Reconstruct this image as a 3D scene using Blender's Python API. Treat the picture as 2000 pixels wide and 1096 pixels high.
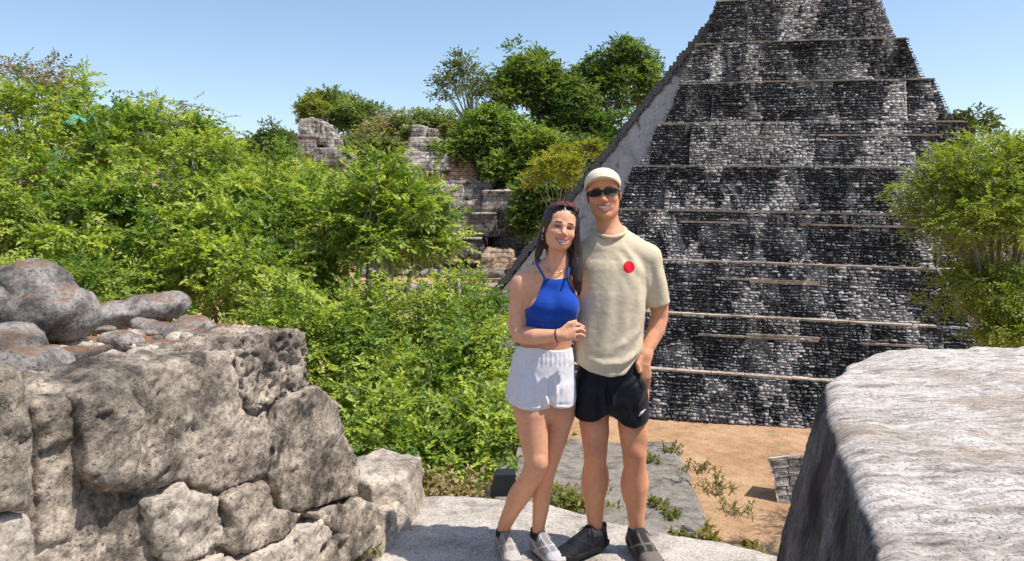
import bpy, math, random
import numpy as np
from mathutils import Vector, Matrix, Euler

for o in list(bpy.data.objects):
    bpy.data.objects.remove(o)
scene = bpy.context.scene
COL = scene.collection
R = math.radians

# ------------------------------------------------------------------ camera
FPX, CAMZ, PITCH = 1480.0, 1.72, math.atan(138.0 / 1480.0)
cam_d = bpy.data.cameras.new('camera')
cam_d.sensor_width = 36.0
cam_d.lens = FPX / 2000.0 * 36.0
cam_d.clip_start = 0.05
cam_d.clip_end = 4000.0
cam = bpy.data.objects.new('camera', cam_d)
COL.objects.link(cam)
cam.location = (0, 0, CAMZ)
cam.rotation_euler = (R(90) - PITCH, 0, 0)
scene.camera = cam

# ------------------------------------------------------------------ sky and sun
SUN_EL, SUN_AZ = R(62), R(-13)        # azimuth measured from +X (right), negative = towards the camera
sun_dir = Vector((math.cos(SUN_EL) * math.cos(SUN_AZ), math.cos(SUN_EL) * math.sin(SUN_AZ), math.sin(SUN_EL)))
world = bpy.data.worlds.new('World')
scene.world = world
world.use_nodes = True
wn = world.node_tree
wn.nodes.clear()
w_out = wn.nodes.new('ShaderNodeOutputWorld')
w_bg = wn.nodes.new('ShaderNodeBackground')
w_sky = wn.nodes.new('ShaderNodeTexSky')
w_sky.sky_type = 'NISHITA'
w_sky.sun_disc = False
w_sky.sun_elevation = SUN_EL
w_sky.sun_rotation = math.atan2(sun_dir.x, sun_dir.y)
w_sky.altitude = 250
w_sky.air_density = 1.0
w_sky.dust_density = 0.9
w_sky.ozone_density = 1.3
w_bg.inputs['Strength'].default_value = 0.143
wn.links.new(w_sky.outputs[0], w_bg.inputs[0])
wn.links.new(w_bg.outputs[0], w_out.inputs[0])
sun_d = bpy.data.lights.new('sun', 'SUN')
sun_d.energy = 4.6
sun_d.angle = R(0.55)
sun_d.color = (1.0, 0.94, 0.86)
sun = bpy.data.objects.new('sun', sun_d)
COL.objects.link(sun)
sun.location = (30, -8, 60)
sun.rotation_euler = sun_dir.to_track_quat('Z', 'Y').to_euler()

scene.view_settings.view_transform = 'Standard'
scene.view_settings.look = 'None'
scene.view_settings.exposure = 0.37
scene.view_settings.gamma = 1.0
scene.view_settings.use_curve_mapping = False
scene.render.engine = 'CYCLES'
scene.cycles.max_bounces = 6
scene.cycles.transparent_max_bounces = 4
scene.cycles.use_denoising = True

# ------------------------------------------------------------------ helpers
SP, CP = math.sin(PITCH), math.cos(PITCH)
def ray(px, py):
    a, b = (px - 1000.0) / FPX, (548.0 - py) / FPX
    return np.array([a, CP + b * SP, -SP + b * CP])
def at(px, py, Y):
    """point of the place seen at photo pixel (px, py) that lies Y metres ahead"""
    d = ray(px, py)
    return np.array([0, 0, CAMZ]) + d * (Y / d[1])
def on_z(px, py, z):
    d = ray(px, py)
    return np.array([0, 0, CAMZ]) + d * ((z - CAMZ) / d[2])

def mesh_obj(name, V, F, mat=None, parent=None, origin=None, smooth=False, cols=None, mats=None, midx=None):
    """links ONE mesh object; V in the parent's space (world when top-level)"""
    V = np.asarray(V, dtype=np.float64).reshape(-1, 3)
    if origin is None:
        origin = (0, 0, 0)
    V = V - np.asarray(origin)
    me = bpy.data.meshes.new(name)
    if isinstance(F, np.ndarray):
        n, k = F.shape
        me.vertices.add(len(V)); me.vertices.foreach_set('co', V.astype(np.float32).ravel())
        me.loops.add(n * k); me.loops.foreach_set('vertex_index', F.astype(np.int32).ravel())
        me.polygons.add(n)
        me.polygons.foreach_set('loop_start', np.arange(0, n * k, k, dtype=np.int32))
        me.polygons.foreach_set('loop_total', np.full(n, k, dtype=np.int32))
        me.update(calc_edges=True)
    else:
        me.from_pydata([tuple(v) for v in V], [], F)
        me.update()
    if smooth:
        me.polygons.foreach_set('use_smooth', np.ones(len(me.polygons), dtype=bool))
    if cols is not None:
        a = me.color_attributes.new('col', 'FLOAT_COLOR', 'POINT')
        c = np.ones((len(V), 4), dtype=np.float32)
        cols = np.asarray(cols)
        c[:, :cols.shape[1]] = cols
        a.data.foreach_set('color', c.ravel())
    if mats:
        for m in mats: me.materials.append(m)
        me.polygons.foreach_set('material_index', np.asarray(midx, dtype=np.int32))
    elif mat:
        me.materials.append(mat)
    o = bpy.data.objects.new(name, me)
    COL.objects.link(o)
    o.location = origin
    if parent is not None:
        o.parent = parent
    return o

def tag(o, label=None, cat=None, group=None, kind=None):
    if label: o['label'] = label
    if cat: o['category'] = cat
    if group: o['group'] = group
    if kind: o['kind'] = kind
    return o
def thing(name, loc, label, cat, group=None, rz=0.0):
    o = bpy.data.objects.new(name, None)
    o.empty_display_size = 0.2
    COL.objects.link(o)
    o.location = loc
    o.rotation_euler = (0, 0, rz)
    return tag(o, label, cat, group)

class MB:
    """collects simple shapes into one mesh"""
    def __init__(s): s.V = []; s.F = []; s.n = 0; s.C = []
    def add(s, V, F, col=None):
        V = np.asarray(V, float)
        s.V.append(V); s.F += [tuple(i + s.n for i in f) for f in F]; s.n += len(V)
        s.C.append(np.tile(np.asarray(col if col is not None else (1, 1, 1), float), (len(V), 1)))
    def box(s, lo, hi, col=None, top_in=(0, 0, 0, 0)):
        """box with optional inset of the top: (x0, x1, y0, y1)"""
        x0, y0, z0 = lo; x1, y1, z1 = hi
        a, b, c, d = top_in
        V = [(x0, y0, z0), (x1, y0, z0), (x1, y1, z0), (x0, y1, z0),
             (x0 + a, y0 + c, z1), (x1 - b, y0 + c, z1), (x1 - b, y1 - d, z1), (x0 + a, y1 - d, z1)]
        s.add(V, [(3, 2, 1, 0), (4, 5, 6, 7), (0, 1, 5, 4), (1, 2, 6, 5), (2, 3, 7, 6), (3, 0, 4, 7)], col)
    def prism(s, poly, y0, y1, col=None):
        """poly of (x, z), extruded from y0 to y1"""
        n = len(poly)
        V = [(x, y0, z) for x, z in poly] + [(x, y1, z) for x, z in poly]
        F = [tuple(range(n)), tuple(range(2 * n - 1, n - 1, -1))] + [(i, i + n, (i + 1) % n + n, (i + 1) % n) for i in range(n)]
        s.add(V, F, col)
    def tube(s, pts, radii, seg=6, col=None, cap=True):
        pts = np.asarray(pts, float); n = len(pts)
        radii = np.broadcast_to(np.asarray(radii, float), (n,))
        T = np.gradient(pts, axis=0); T /= np.linalg.norm(T, axis=1)[:, None] + 1e-9
        ref = np.array([0, 0, 1.0]) if abs(T[0][2]) < .9 else np.array([1.0, 0, 0])
        V = []
        for i in range(n):
            a = np.cross(T[i], ref); a /= np.linalg.norm(a) + 1e-9
            b = np.cross(T[i], a)
            for k in range(seg):
                th = 2 * math.pi * k / seg
                V.append(pts[i] + radii[i] * (math.cos(th) * a + math.sin(th) * b))
        F = []
        for i in range(n - 1):
            for k in range(seg):
                F.append((i * seg + k, i * seg + (k + 1) % seg, (i + 1) * seg + (k + 1) % seg, (i + 1) * seg + k))
        if cap:
            F.append(tuple(range(seg - 1, -1, -1))); F.append(tuple((n - 1) * seg + k for k in range(seg)))
        s.add(V, F, col)
    def build(s, name, mat, parent=None, origin=None, smooth=False):
        return mesh_obj(name, np.concatenate(s.V), s.F, mat, parent, origin, smooth, np.concatenate(s.C))

# ---- numpy gradient noise
def _h(ix, iy, iz, seed):
    h = (ix.astype(np.int64) * 374761393 + iy.astype(np.int64) * 668265263 + iz.astype(np.int64) * 2147483647 + seed * 1274126177) & 0x7fffffff
    h = ((h ^ (h >> 13)) * 1274126177) & 0x7fffffff
    h = ((h ^ (h >> 16)) * 668265263) & 0x7fffffff
    return h ^ (h >> 15)
def noise(P, scale=1.0, seed=0, octaves=1, gain=0.5):
    P = np.asarray(P, float) * scale
    out = np.zeros(len(P)); amp = 1.0
    for o in range(octaves):
        I = np.floor(P).astype(np.int64); f = P - I
        u = f * f * f * (f * (f * 6 - 15) + 10)
        acc = 0
        for dx in (0, 1):
            for dy in (0, 1):
                for dz in (0, 1):
                    h = _h(I[:, 0] + dx, I[:, 1] + dy, I[:, 2] + dz, seed + o * 17)
                    gx = ((h & 255) / 127.5 - 1); gy = (((h >> 8) & 255) / 127.5 - 1); gz = (((h >> 16) & 255) / 127.5 - 1)
                    g = gx * (f[:, 0] - dx) + gy * (f[:, 1] - dy) + gz * (f[:, 2] - dz)
                    w = (u[:, 0] if dx else 1 - u[:, 0]) * (u[:, 1] if dy else 1 - u[:, 1]) * (u[:, 2] if dz else 1 - u[:, 2])
                    acc = acc + w * g
        out += amp * acc; amp *= gain; P = P * 2.03 + 11.7
    return out
def smooth01(a, b, x):
    t = np.clip((x - a) / (b - a), 0, 1)
    return t * t * (3 - 2 * t)

# ---- implicit surfaces on a rectilinear grid
class Grid:
    def __init__(s, lo, hi, h, fine=()):
        """fine: list of (axis, a, b, hfine)"""
        s.ax = []
        for k in range(3):
            x = lo[k]; xs = [x]
            while x < hi[k]:
                hh = h
                for (axis, a, b, hf) in fine:
                    if axis == k and a <= x <= b: hh = min(hh, hf)
                x += hh; xs.append(x)
            s.ax.append(np.array(xs))
        s.F = np.full([len(a) for a in s.ax], 0.5, dtype=np.float32)
    def sl(s, bb, pad):
        out = []
        for k in range(3):
            i0 = max(0, np.searchsorted(s.ax[k], bb[0][k] - pad) - 1); i1 = min(len(s.ax[k]), np.searchsorted(s.ax[k], bb[1][k] + pad) + 1)
            out.append(slice(i0, max(i1, i0)))
        return tuple(out)
    def pts(s, S):
        return (s.ax[0][S[0]][:, None, None], s.ax[1][S[1]][None, :, None], s.ax[2][S[2]][None, None, :])
    def add(s, prim, k=0.0):
        fn, bb = prim
        S = s.sl(bb, max(k, 0.0) * 1.2 + 0.03)
        A = s.F[S]
        if A.size == 0: return
        d = fn(*s.pts(S)).astype(np.float32)
        s.F[S] = smin(A, d, k)
    def sub(s, prim, k=0.0):
        fn, bb = prim
        S = s.sl(bb, max(k, 0.0) * 1.2 + 0.03)
        A = s.F[S]
        if A.size == 0: return
        d = fn(*s.pts(S)).astype(np.float32)
        s.F[S] = -smin(-A, d, k)
    def cut(s, fn):
        """keep where fn < 0"""
        S = (slice(None),) * 3
        s.F = np.maximum(s.F, fn(*s.pts(S)).astype(np.float32))
    def mesh(s):
        return surface_nets(s.F, *s.ax)
def smin(a, b, k):
    if k <= 0: return np.minimum(a, b)
    h = np.maximum(k - np.abs(a - b), 0.0) / k
    return np.minimum(a, b) - h * h * k * 0.25
def surface_nets(F, xs, ys, zs):
    neg = F < 0
    c = [neg[i:neg.shape[0] - 1 + i, j:neg.shape[1] - 1 + j, k:neg.shape[2] - 1 + k] for i in (0, 1) for j in (0, 1) for k in (0, 1)]
    anyn = c[0].copy(); alln = c[0].copy()
    for q in c[1:]:
        anyn |= q; alln &= q
    act = anyn & ~alln
    I, J, K = np.nonzero(act)
    idx = np.full(act.shape, -1, dtype=np.int32); idx[I, J, K] = np.arange(len(I))
    val = {}
    for i in (0, 1):
        for j in (0, 1):
            for k in (0, 1):
                val[i, j, k] = F[I + i, J + j, K + k].astype(np.float64)
    acc = np.zeros((len(I), 3)); cnt = np.zeros(len(I))
    for axis in range(3):
        for p in (0, 1):
            for q in (0, 1):
                a = [0, 0, 0]; b = [0, 0, 0]
                o1, o2 = [m for m in range(3) if m != axis]
                a[o1] = b[o1] = p; a[o2] = b[o2] = q; b[axis] = 1
                va, vb = val[tuple(a)], val[tuple(b)]
                m = (va < 0) != (vb < 0)
                t = np.where(m, va / np.where(m, va - vb, 1), 0)
                off = np.zeros((len(I), 3)); off[:, o1] = p; off[:, o2] = q; off[:, axis] = t
                acc[m] += off[m]; cnt[m] += 1
    off = acc / cnt[:, None]
    V = np.empty((len(I), 3))
    for n, (ax, ii) in enumerate(((xs, I), (ys, J), (zs, K))):
        V[:, n] = ax[ii] + off[:, n] * (ax[ii + 1] - ax[ii])
    quads = []
    for axis in range(3):
        a = [slice(None)] * 3; b = [slice(None)] * 3
        a[axis] = slice(0, -1); b[axis] = slice(1, None)
        na, nb = neg[tuple(a)], neg[tuple(b)]
        for flip in (False, True):
            m = (na & ~nb) if not flip else (~na & nb)
            E = np.array(np.nonzero(m))
            o1, o2 = [m_ for m_ in range(3) if m_ != axis]
            ok = (E[o1] > 0) & (E[o2] > 0) & (E[o1] < F.shape[o1] - 1) & (E[o2] < F.shape[o2] - 1)
            E = E[:, ok]
            def cell(d1, d2):
                q = E.copy(); q[o1] -= d1; q[o2] -= d2
                return idx[q[0], q[1], q[2]]
            Q = np.stack([cell(1, 1), cell(0, 1), cell(0, 0), cell(1, 0)], 1)
            if flip != (axis == 1): Q = Q[:, ::-1]
            quads.append(Q)
    return V, np.concatenate(quads)
def vnormals(V, F):
    N = np.zeros_like(V)
    n = np.cross(V[F[:, 2]] - V[F[:, 0]], V[F[:, 3]] - V[F[:, 1]])
    for k in range(4): np.add.at(N, F[:, k], n)
    return N / (np.linalg.norm(N, axis=1)[:, None] + 1e-12)
def laplace(V, F, it=1, lam=0.5):
    for _ in range(it):
        S = np.zeros_like(V); c = np.zeros(len(V))
        for k in range(4):
            a, b = F[:, k], F[:, (k + 1) % 4]
            np.add.at(S, a, V[b]); np.add.at(c, a, 1)
            np.add.at(S, b, V[a]); np.add.at(c, b, 1)
        V = V + lam * (S / np.maximum(c, 1)[:, None] - V)
    return V
# primitives: (function, (lo, hi))
def p_cone(a, b, r1, r2):
    """round cone from a to b"""
    a = np.asarray(a, float); b = np.asarray(b, float)
    ba = b - a; L2 = ba.dot(ba)
    def fn(X, Y, Z):
        t = np.clip(((X - a[0]) * ba[0] + (Y - a[1]) * ba[1] + (Z - a[2]) * ba[2]) / L2, 0, 1)
        return np.sqrt((X - a[0] - t * ba[0]) ** 2 + (Y - a[1] - t * ba[1]) ** 2 + (Z - a[2] - t * ba[2]) ** 2) - (r1 + (r2 - r1) * t)
    r = max(r1, r2)
    return fn, (np.minimum(a, b) - r, np.maximum(a, b) + r)
def p_chain(pts, rs):
    ps = [p_cone(pts[i], pts[i + 1], rs[i], rs[i + 1]) for i in range(len(pts) - 1)]
    def fn(X, Y, Z):
        d = ps[0][0](X, Y, Z)
        for p in ps[1:]: d = np.minimum(d, p[0](X, Y, Z))
        return d
    return fn, (np.min([p[1][0] for p in ps], 0), np.max([p[1][1] for p in ps], 0))
def p_ell(c, r, M=None):
    """ellipsoid; M columns are its axes"""
    c = np.asarray(c, float); r = np.asarray(r, float)
    M = np.eye(3) if M is None else np.asarray(M)
    def fn(X, Y, Z):
        x, y, z = X - c[0], Y - c[1], Z - c[2]
        q = [(M[0, i] * x + M[1, i] * y + M[2, i] * z) / r[i] for i in range(3)]
        k0 = np.sqrt(q[0] ** 2 + q[1] ** 2 + q[2] ** 2)
        k1 = np.sqrt((q[0] / r[0]) ** 2 + (q[1] / r[1]) ** 2 + (q[2] / r[2]) ** 2) + 1e-9
        return k0 * (k0 - 1) / k1
    m = r.max()
    return fn, (c - m, c + m)
def p_loft(pts, rx, ry, side, ex=2.0):
    """elliptic loft along a polyline; side = direction of the rx axis; radii per point"""
    pts = np.asarray(pts, float); side = np.asarray(side, float)
    rx = np.asarray(rx, float); ry = np.asarray(ry, float)
    n = len(pts)
    def fn(X, Y, Z):
        best = None
        for i in range(n - 1):
            a, b = pts[i], pts[i + 1]; ba = b - a; L = np.linalg.norm(ba); w = ba / L
            u = side - side.dot(w) * w; u /= np.linalg.norm(u); v = np.cross(w, u)
            x, y, z = X - a[0], Y - a[1], Z - a[2]
            tl = x * w[0] + y * w[1] + z * w[2]
            t = np.clip(tl / L, 0, 1)
            over = tl - t * L
            A = rx[i] + (rx[i + 1] - rx[i]) * t; B = ry[i] + (ry[i + 1] - ry[i]) * t
            p = x * u[0] + y * u[1] + z * u[2]; q = x * v[0] + y * v[1] + z * v[2]
            m = np.minimum(A, B)
            if ex == 2.0:
                k = np.sqrt((p / A) ** 2 + (q / B) ** 2 + (over / m) ** 2)
            else:
                k = ((np.abs(p) / A) ** ex + (np.abs(q) / B) ** ex + (np.abs(over) / m) ** ex) ** (1 / ex)
            d = (k - 1) * m
            best = d if best is None else np.minimum(best, d)
        return best
    r = max(rx.max(), ry.max())
    return fn, (pts.min(0) - r, pts.max(0) + r)

# ------------------------------------------------------------------ materials
def new_mat(name):
    m = bpy.data.materials.new(name); m.use_nodes = True
    nt = m.node_tree; nt.nodes.clear()
    out = nt.nodes.new('ShaderNodeOutputMaterial'); b = nt.nodes.new('ShaderNodeBsdfPrincipled')
    nt.links.new(b.outputs[0], out.inputs[0])
    return m, nt, b, out
class NT:
    def __init__(s, nt): s.nt = nt
    def n(s, t, **kw):
        x = s.nt.nodes.new('ShaderNode' + t)
        for k, v in kw.items(): setattr(x, k, v)
        return x
    def link(s, a, b): s.nt.links.new(a, b)
    def put(s, sock, v):
        if hasattr(v, 'is_linked') or isinstance(v, bpy.types.NodeSocket): s.link(v, sock)
        else: sock.default_value = v
    def pos(s): return s.n('NewGeometry').outputs['Position']
    def obj(s): return s.n('TexCoord').outputs['Object']
    def mapping(s, vec, scale=(1, 1, 1), loc=(0, 0, 0), rot=(0, 0, 0)):
        m = s.n('Mapping'); s.link(vec, m.inputs[0])
        m.inputs['Scale'].default_value = scale; m.inputs['Location'].default_value = loc; m.inputs['Rotation'].default_value = rot
        return m.outputs[0]
    def noise(s, vec, scale, detail=4, rough=.55, dist=0.0):
        m = s.n('TexNoise'); s.link(vec, m.inputs['Vector'])
        m.inputs['Scale'].default_value = scale; m.inputs['Detail'].default_value = detail
        m.inputs['Roughness'].default_value = rough; m.inputs['Distortion'].default_value = dist
        return m.outputs[0]
    def vor(s, vec, scale, feature='F1', rnd=1.0):
        m = s.n('TexVoronoi', feature=feature); s.link(vec, m.inputs['Vector']); m.inputs['Scale'].default_value = scale
        m.inputs['Randomness'].default_value = rnd
        return m.outputs['Distance']
    def ramp(s, fac, stops, interp='LINEAR'):
        m = s.n('ValToRGB'); s.link(fac, m.inputs[0]); e = m.color_ramp.elements; m.color_ramp.interpolation = interp
        while len(e) < len(stops): e.new(0.5)
        for i, (p, c) in enumerate(stops):
            e[i].position = p
            c = c if isinstance(c, (tuple, list)) else (c, c, c)
            e[i].color = (*c[:3], 1)
        return m.outputs[0]
    def mix(s, fac, a, b, mode='MIX'):
        m = s.n('Mix', data_type='RGBA', blend_type=mode)
        for sock, v in ((m.inputs[0], fac), (m.inputs[6], a), (m.inputs[7], b)):
            if isinstance(v, bpy.types.NodeSocket): s.link(v, sock)
            elif isinstance(v, (tuple, list)): sock.default_value = (*v[:3], 1)
            else: sock.default_value = v
        return m.outputs[2]
    def math(s, op, a, b=0.0, clamp=False):
        m = s.n('Math', operation=op, use_clamp=clamp)
        for sock, v in ((m.inputs[0], a), (m.inputs[1], b)):
            if isinstance(v, bpy.types.NodeSocket): s.link(v, sock)
            else: sock.default_value = v
        return m.outputs[0]
    def attr(s, name='col'):
        return s.n('Attribute', attribute_name=name).outputs['Color']
    def bump(s, h, strength, dist, normal=None):
        m = s.n('Bump'); s.link(h, m.inputs['Height']); m.inputs['Strength'].default_value = strength; m.inputs['Distance'].default_value = dist
        if normal is not None: s.link(normal, m.inputs['Normal'])
        return m.outputs[0]

def rock_material(name, light, mid, dark, bumpd=.012, lichen=.5, scale=1.0, pits=.5, soil=None, streak=None, use_col=False, stain=None, courses=None):
    m, nt, b, out = new_mat(name); g = NT(nt)
    P = g.pos()
    P1 = g.mapping(P, streak) if streak else P
    big = g.noise(P1, 2.6 * scale, 6, .62, .4)
    med = g.noise(P1, 9.0 * scale, 8, .7)
    fine = g.noise(P, 60.0 * scale, 6, .7)
    c = g.ramp(g.math('ADD', g.math('MULTIPLY', big, .6), g.math('MULTIPLY', med, .45)), [(.41, dark), (.51, mid), (.635, light)])
    spk = g.ramp(fine, [(.36, .5), (.5, 1.0), (.68, 1.2)])
    c = g.mix(1.0, c, spk, 'MULTIPLY')
    lic = g.noise(P, 4.3 * scale, 9, .75, .3)
    c = g.mix(g.ramp(lic, [(.62 - .14 * lichen, 0), (.72 - .14 * lichen, .75)]), c, tuple(x * .45 for x in dark))
    v = g.vor(g.mix(.12, P, g.noise(P, 9 * scale, 3)), 46 * scale)
    sel = g.ramp(g.noise(P, 5.0 * scale, 4), [(.45, 0), (.6, 1)])
    pit = g.math('MULTIPLY', g.ramp(v, [(.1, 1), (.3, 0)]), g.math('MULTIPLY', sel, pits))
    c = g.mix(pit, c, tuple(x * .4 for x in dark))
    if soil:
        sn = g.n('SeparateXYZ'); g.link(g.n('NewGeometry').outputs['Normal'], sn.inputs[0])
        f = g.math('MULTIPLY', g.ramp(sn.outputs[2], [(.75, 0), (.95, 1)]), g.ramp(g.noise(P, 5, 5), [(.42, 0), (.56, .9)]))
        c = g.mix(f, c, soil)
    crs = None
    if courses:
        sx = g.n('SeparateXYZ'); g.link(g.mix(.04, P, g.n('TexNoise').outputs['Color']), sx.inputs[0])
        cb = g.n('CombineXYZ'); g.link(g.math('ADD', g.math('MULTIPLY', sx.outputs[0], .9), g.math('MULTIPLY', sx.outputs[1], .45)), cb.inputs[0]); g.link(sx.outputs[2], cb.inputs[1])
        bt = g.n('TexBrick'); g.link(cb.outputs[0], bt.inputs['Vector'])
        bt.inputs['Scale'].default_value = 1.0; bt.inputs['Brick Width'].default_value = courses[0]; bt.inputs['Row Height'].default_value = courses[1]
        bt.inputs['Mortar Size'].default_value = .035; bt.inputs['Mortar Smooth'].default_value = .4
        bt.inputs['Color1'].default_value = (1.7, 1.66, 1.6, 1); bt.inputs['Color2'].default_value = (.95, .93, .9, 1); bt.inputs['Mortar'].default_value = (.45, .44, .42, 1)
        c = g.mix(.55, c, bt.outputs['Color'], 'MULTIPLY'); crs = bt.outputs['Fac']
    if stain:
        st = g.noise(g.mapping(P, (.7, 1.6, 1), rot=(0, 0, -.5)), 1.5, 5, .6, .5)
        c = g.mix(g.ramp(st, [(.55, 0), (.63, .75)]), c, stain)
        st = g.noise(g.mapping(P, (1, 3.0, 1)), 16, 6, .75, .3)
        c = g.mix(1.0, c, g.ramp(st, [(.34, .45), (.5, .95), (.62, 1.25)]), 'MULTIPLY')
    if use_col:
        c = g.mix(1.0, c, g.attr(), 'MULTIPLY')
    g.link(c, b.inputs['Base Color'])
    b.inputs['Roughness'].default_value = .93
    b.inputs['Specular IOR Level'].default_value = .25
    h = g.math('ADD', g.math('MULTIPLY', med, .9), g.math('MULTIPLY', fine, .35))
    h = g.math('SUBTRACT', h, g.math('MULTIPLY', pit, .5))
    if crs is not None: h = g.math('SUBTRACT', h, g.math('MULTIPLY', crs, .8))
    g.link(g.bump(h, 1.0, bumpd), b.inputs['Normal'])
    return m
def plain(name, col, rough=.6, spec=.4, bump=None, metallic=0.0, var=0.0):
    m, nt, b, out = new_mat(name); g = NT(nt)
    b.inputs['Base Color'].default_value = (*col, 1); b.inputs['Roughness'].default_value = rough
    b.inputs['Specular IOR Level'].default_value = spec; b.inputs['Metallic'].default_value = metallic
    if var:
        n = g.noise(g.obj(), 30, 5)
        g.link(g.mix(g.ramp(n, [(.3, 0), (.7, 1)]), tuple(x * (1 - var) for x in col), tuple(min(1, x * (1 + var)) for x in col)), b.inputs['Base Color'])
    if bump:
        g.link(g.bump(g.noise(g.obj(), bump[0], 4), bump[1], bump[2]), b.inputs['Normal'])
    return m
M = {}
M['rock'] = rock_material('limestone', (.68, .57, .45), (.32, .265, .21), (.075, .064, .054), .022, .85)
M['rock_grey'] = rock_material('grey_boulder', (.40, .36, .33), (.23, .21, .19), (.08, .072, .065), .02, .7, soil=(.2, .11, .06))
M['rock_pale'] = rock_material('pale_limestone', (.60, .52, .43), (.42, .36, .295), (.19, .16, .13), .014, .4)
M['rubble'] = rock_material('wall_core_rubble', (.34, .27, .21), (.24, .16, .11), (.13, .085, .06), .02, .2, soil=(.23, .115, .06))
M['slab'] = rock_material('weathered_plaster_slab', (.66, .62, .57), (.52, .48, .43), (.30, .265, .225), .010, .05, .8, .25, streak=(.5, 1.7, 1))
M['slab_side'] = M['slab']
M['terrace'] = rock_material('terrace_floor_plaster', (.53, .48, .43), (.42, .375, .325), (.25, .215, .18), .010, .0, 1.3, .4)
M['far_stone'] = rock_material('far_masonry', (.46, .43, .39), (.27, .25, .23), (.085, .08, .075), .12, .6, .42, .0, use_col=True, courses=(.85, .42))
M['grey_slab'] = rock_material('grey_terrace_plaster', (.31, .275, .235), (.225, .197, .165), (.105, .092, .078), .03, .4, .9, .5)
rng = np.random.default_rng(7)
PLAZA = -6.5

# ------------------------------------------------------------------ ground
def ground_material():
    m, nt, b, out = new_mat('dry_plaza_ground'); g = NT(nt)
    P = g.pos()
    a = g.noise(P, .35, 6, .6); c2 = g.noise(P, 2.2, 7, .65); f = g.noise(P, 14, 6, .7)
    c = g.ramp(g.math('ADD', g.math('MULTIPLY', a, .5), g.math('MULTIPLY', c2, .5)), [(.34, (.24, .17, .10)), (.47, (.42, .25, .135)), (.6, (.52, .34, .2)), (.72, (.56, .43, .3))])
    c = g.mix(1.0, c, g.ramp(f, [(.3, .62), (.55, 1.05), (.75, 1.25)]), 'MULTIPLY')
    c = g.mix(g.ramp(g.noise(P, .9, 6, .7), [(.58, 0), (.7, .6)]), c, (.17, .18, .07))
    g.link(c, b.inputs['Base Color']); b.inputs['Roughness'].default_value = 1.0; b.inputs['Specular IOR Level'].default_value = .1
    g.link(g.bump(f, .8, .08), b.inputs['Normal'])
    return m
M['ground'] = ground_material()
def heights(x, y):
    P = np.stack([x, y, np.zeros_like(x)], 1)
    z = np.full(len(x), PLAZA) + .10 * noise(P, .25, 3, 3)
    # spoil bank against the foot of the lower terrace
    d = np.hypot((x - 3.4) / 1.5, (y - 10.5) / 5.0)
    z = z + 2.3 * np.exp(-d ** 2) * (1 + .25 * noise(P, 1.3, 5, 3))
    # ground rises to the north court and the hill behind it
    z = z + 2.3 * smooth01(58, 60, y) * smooth01(22, 10, x)
    hill = smooth01(86, 112, y) * 7.0 + smooth01(108, 190, y) * 10
    z = z + hill * (1 + .12 * noise(P, .05, 9, 2)) - 4 * smooth01(250, 900, y)
    z = z + 4.0 * smooth01(-18, -40, x) * smooth01(10, 30, y) * (1 - smooth01(80, 110, y))
    return z
def build_ground():
    ys = np.concatenate([np.linspace(-40, 4, 12), np.linspace(5, 40, 80), np.linspace(41, 130, 90), np.linspace(140, 2500, 40)])
    xs = np.concatenate([np.linspace(-1500, -70, 20), np.linspace(-65, -12, 40), np.linspace(-11, 20, 80), np.linspace(21, 70, 30), np.linspace(80, 1500, 20)])
    X, Y = np.meshgrid(xs, ys, indexing='ij')
    Z = heights(X.ravel(), Y.ravel())
    n, k = X.shape
    i = np.arange(n * k).reshape(n, k)
    F = np.stack([i[:-1, :-1].ravel(), i[1:, :-1].ravel(), i[1:, 1:].ravel(), i[:-1, 1:].ravel()], 1)
    o = mesh_obj('ground', np.stack([X.ravel(), Y.ravel(), Z], 1), F, M['ground'], smooth=True)
    o['kind'] = 'structure'
build_ground()

# ------------------------------------------------------------------ the terrace we stand on
def rough_solid(name, prims, h, mat, parent=None, disp=((4, .02, 3),), origin=None, seed=0, cuts=(), k=.03, it=1, cols=None, lo=None, hi=None, pit=None):
    lo = np.min([p[1][0] for p in prims], 0) - 3 * h - .03 if lo is None else lo
    hi = np.max([p[1][1] for p in prims], 0) + 3 * h + .03 if hi is None else hi
    G = Grid(lo, hi, h)
    for p in prims: G.add(p, k)
    for c in cuts: G.sub(c, k)
    V, F = G.mesh()
    V = laplace(V, F, it)
    N = vnormals(V, F)
    for sc, am, oc in disp:
        V = V + N * (am * noise(V, sc, seed, oc))[:, None]
    if pit:
        for sc, th, dp in pit:
            V = V - N * (dp * smooth01(th, th + .12, noise(V, sc, seed + 50, 2)))[:, None]
    C = cols(V, N) if cols else None
    return mesh_obj(name, V, F, mat, parent, origin, True, C)
def p_prism(poly, z0, z1, r, batter=0.0):
    """vertical prism over plan polygon poly (x, y), rounded by r"""
    poly = np.asarray(poly, float)
    def fn(X, Y, Z):
        d = p_poly2(poly, X, Y) + batter * (Z - z1)
        h = np.abs(Z - (z0 + z1) / 2) - (z1 - z0) / 2
        a, b = np.maximum(d + r, 0), np.maximum(h + r, 0)
        return np.minimum(np.maximum(d + r, h + r), 0) + np.sqrt(a * a + b * b) - r
    gr = batter * (z1 - z0)
    return fn, (np.array([*(poly.min(0) - gr), z0]), np.array([*(poly.max(0) + gr), z1]))
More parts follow.
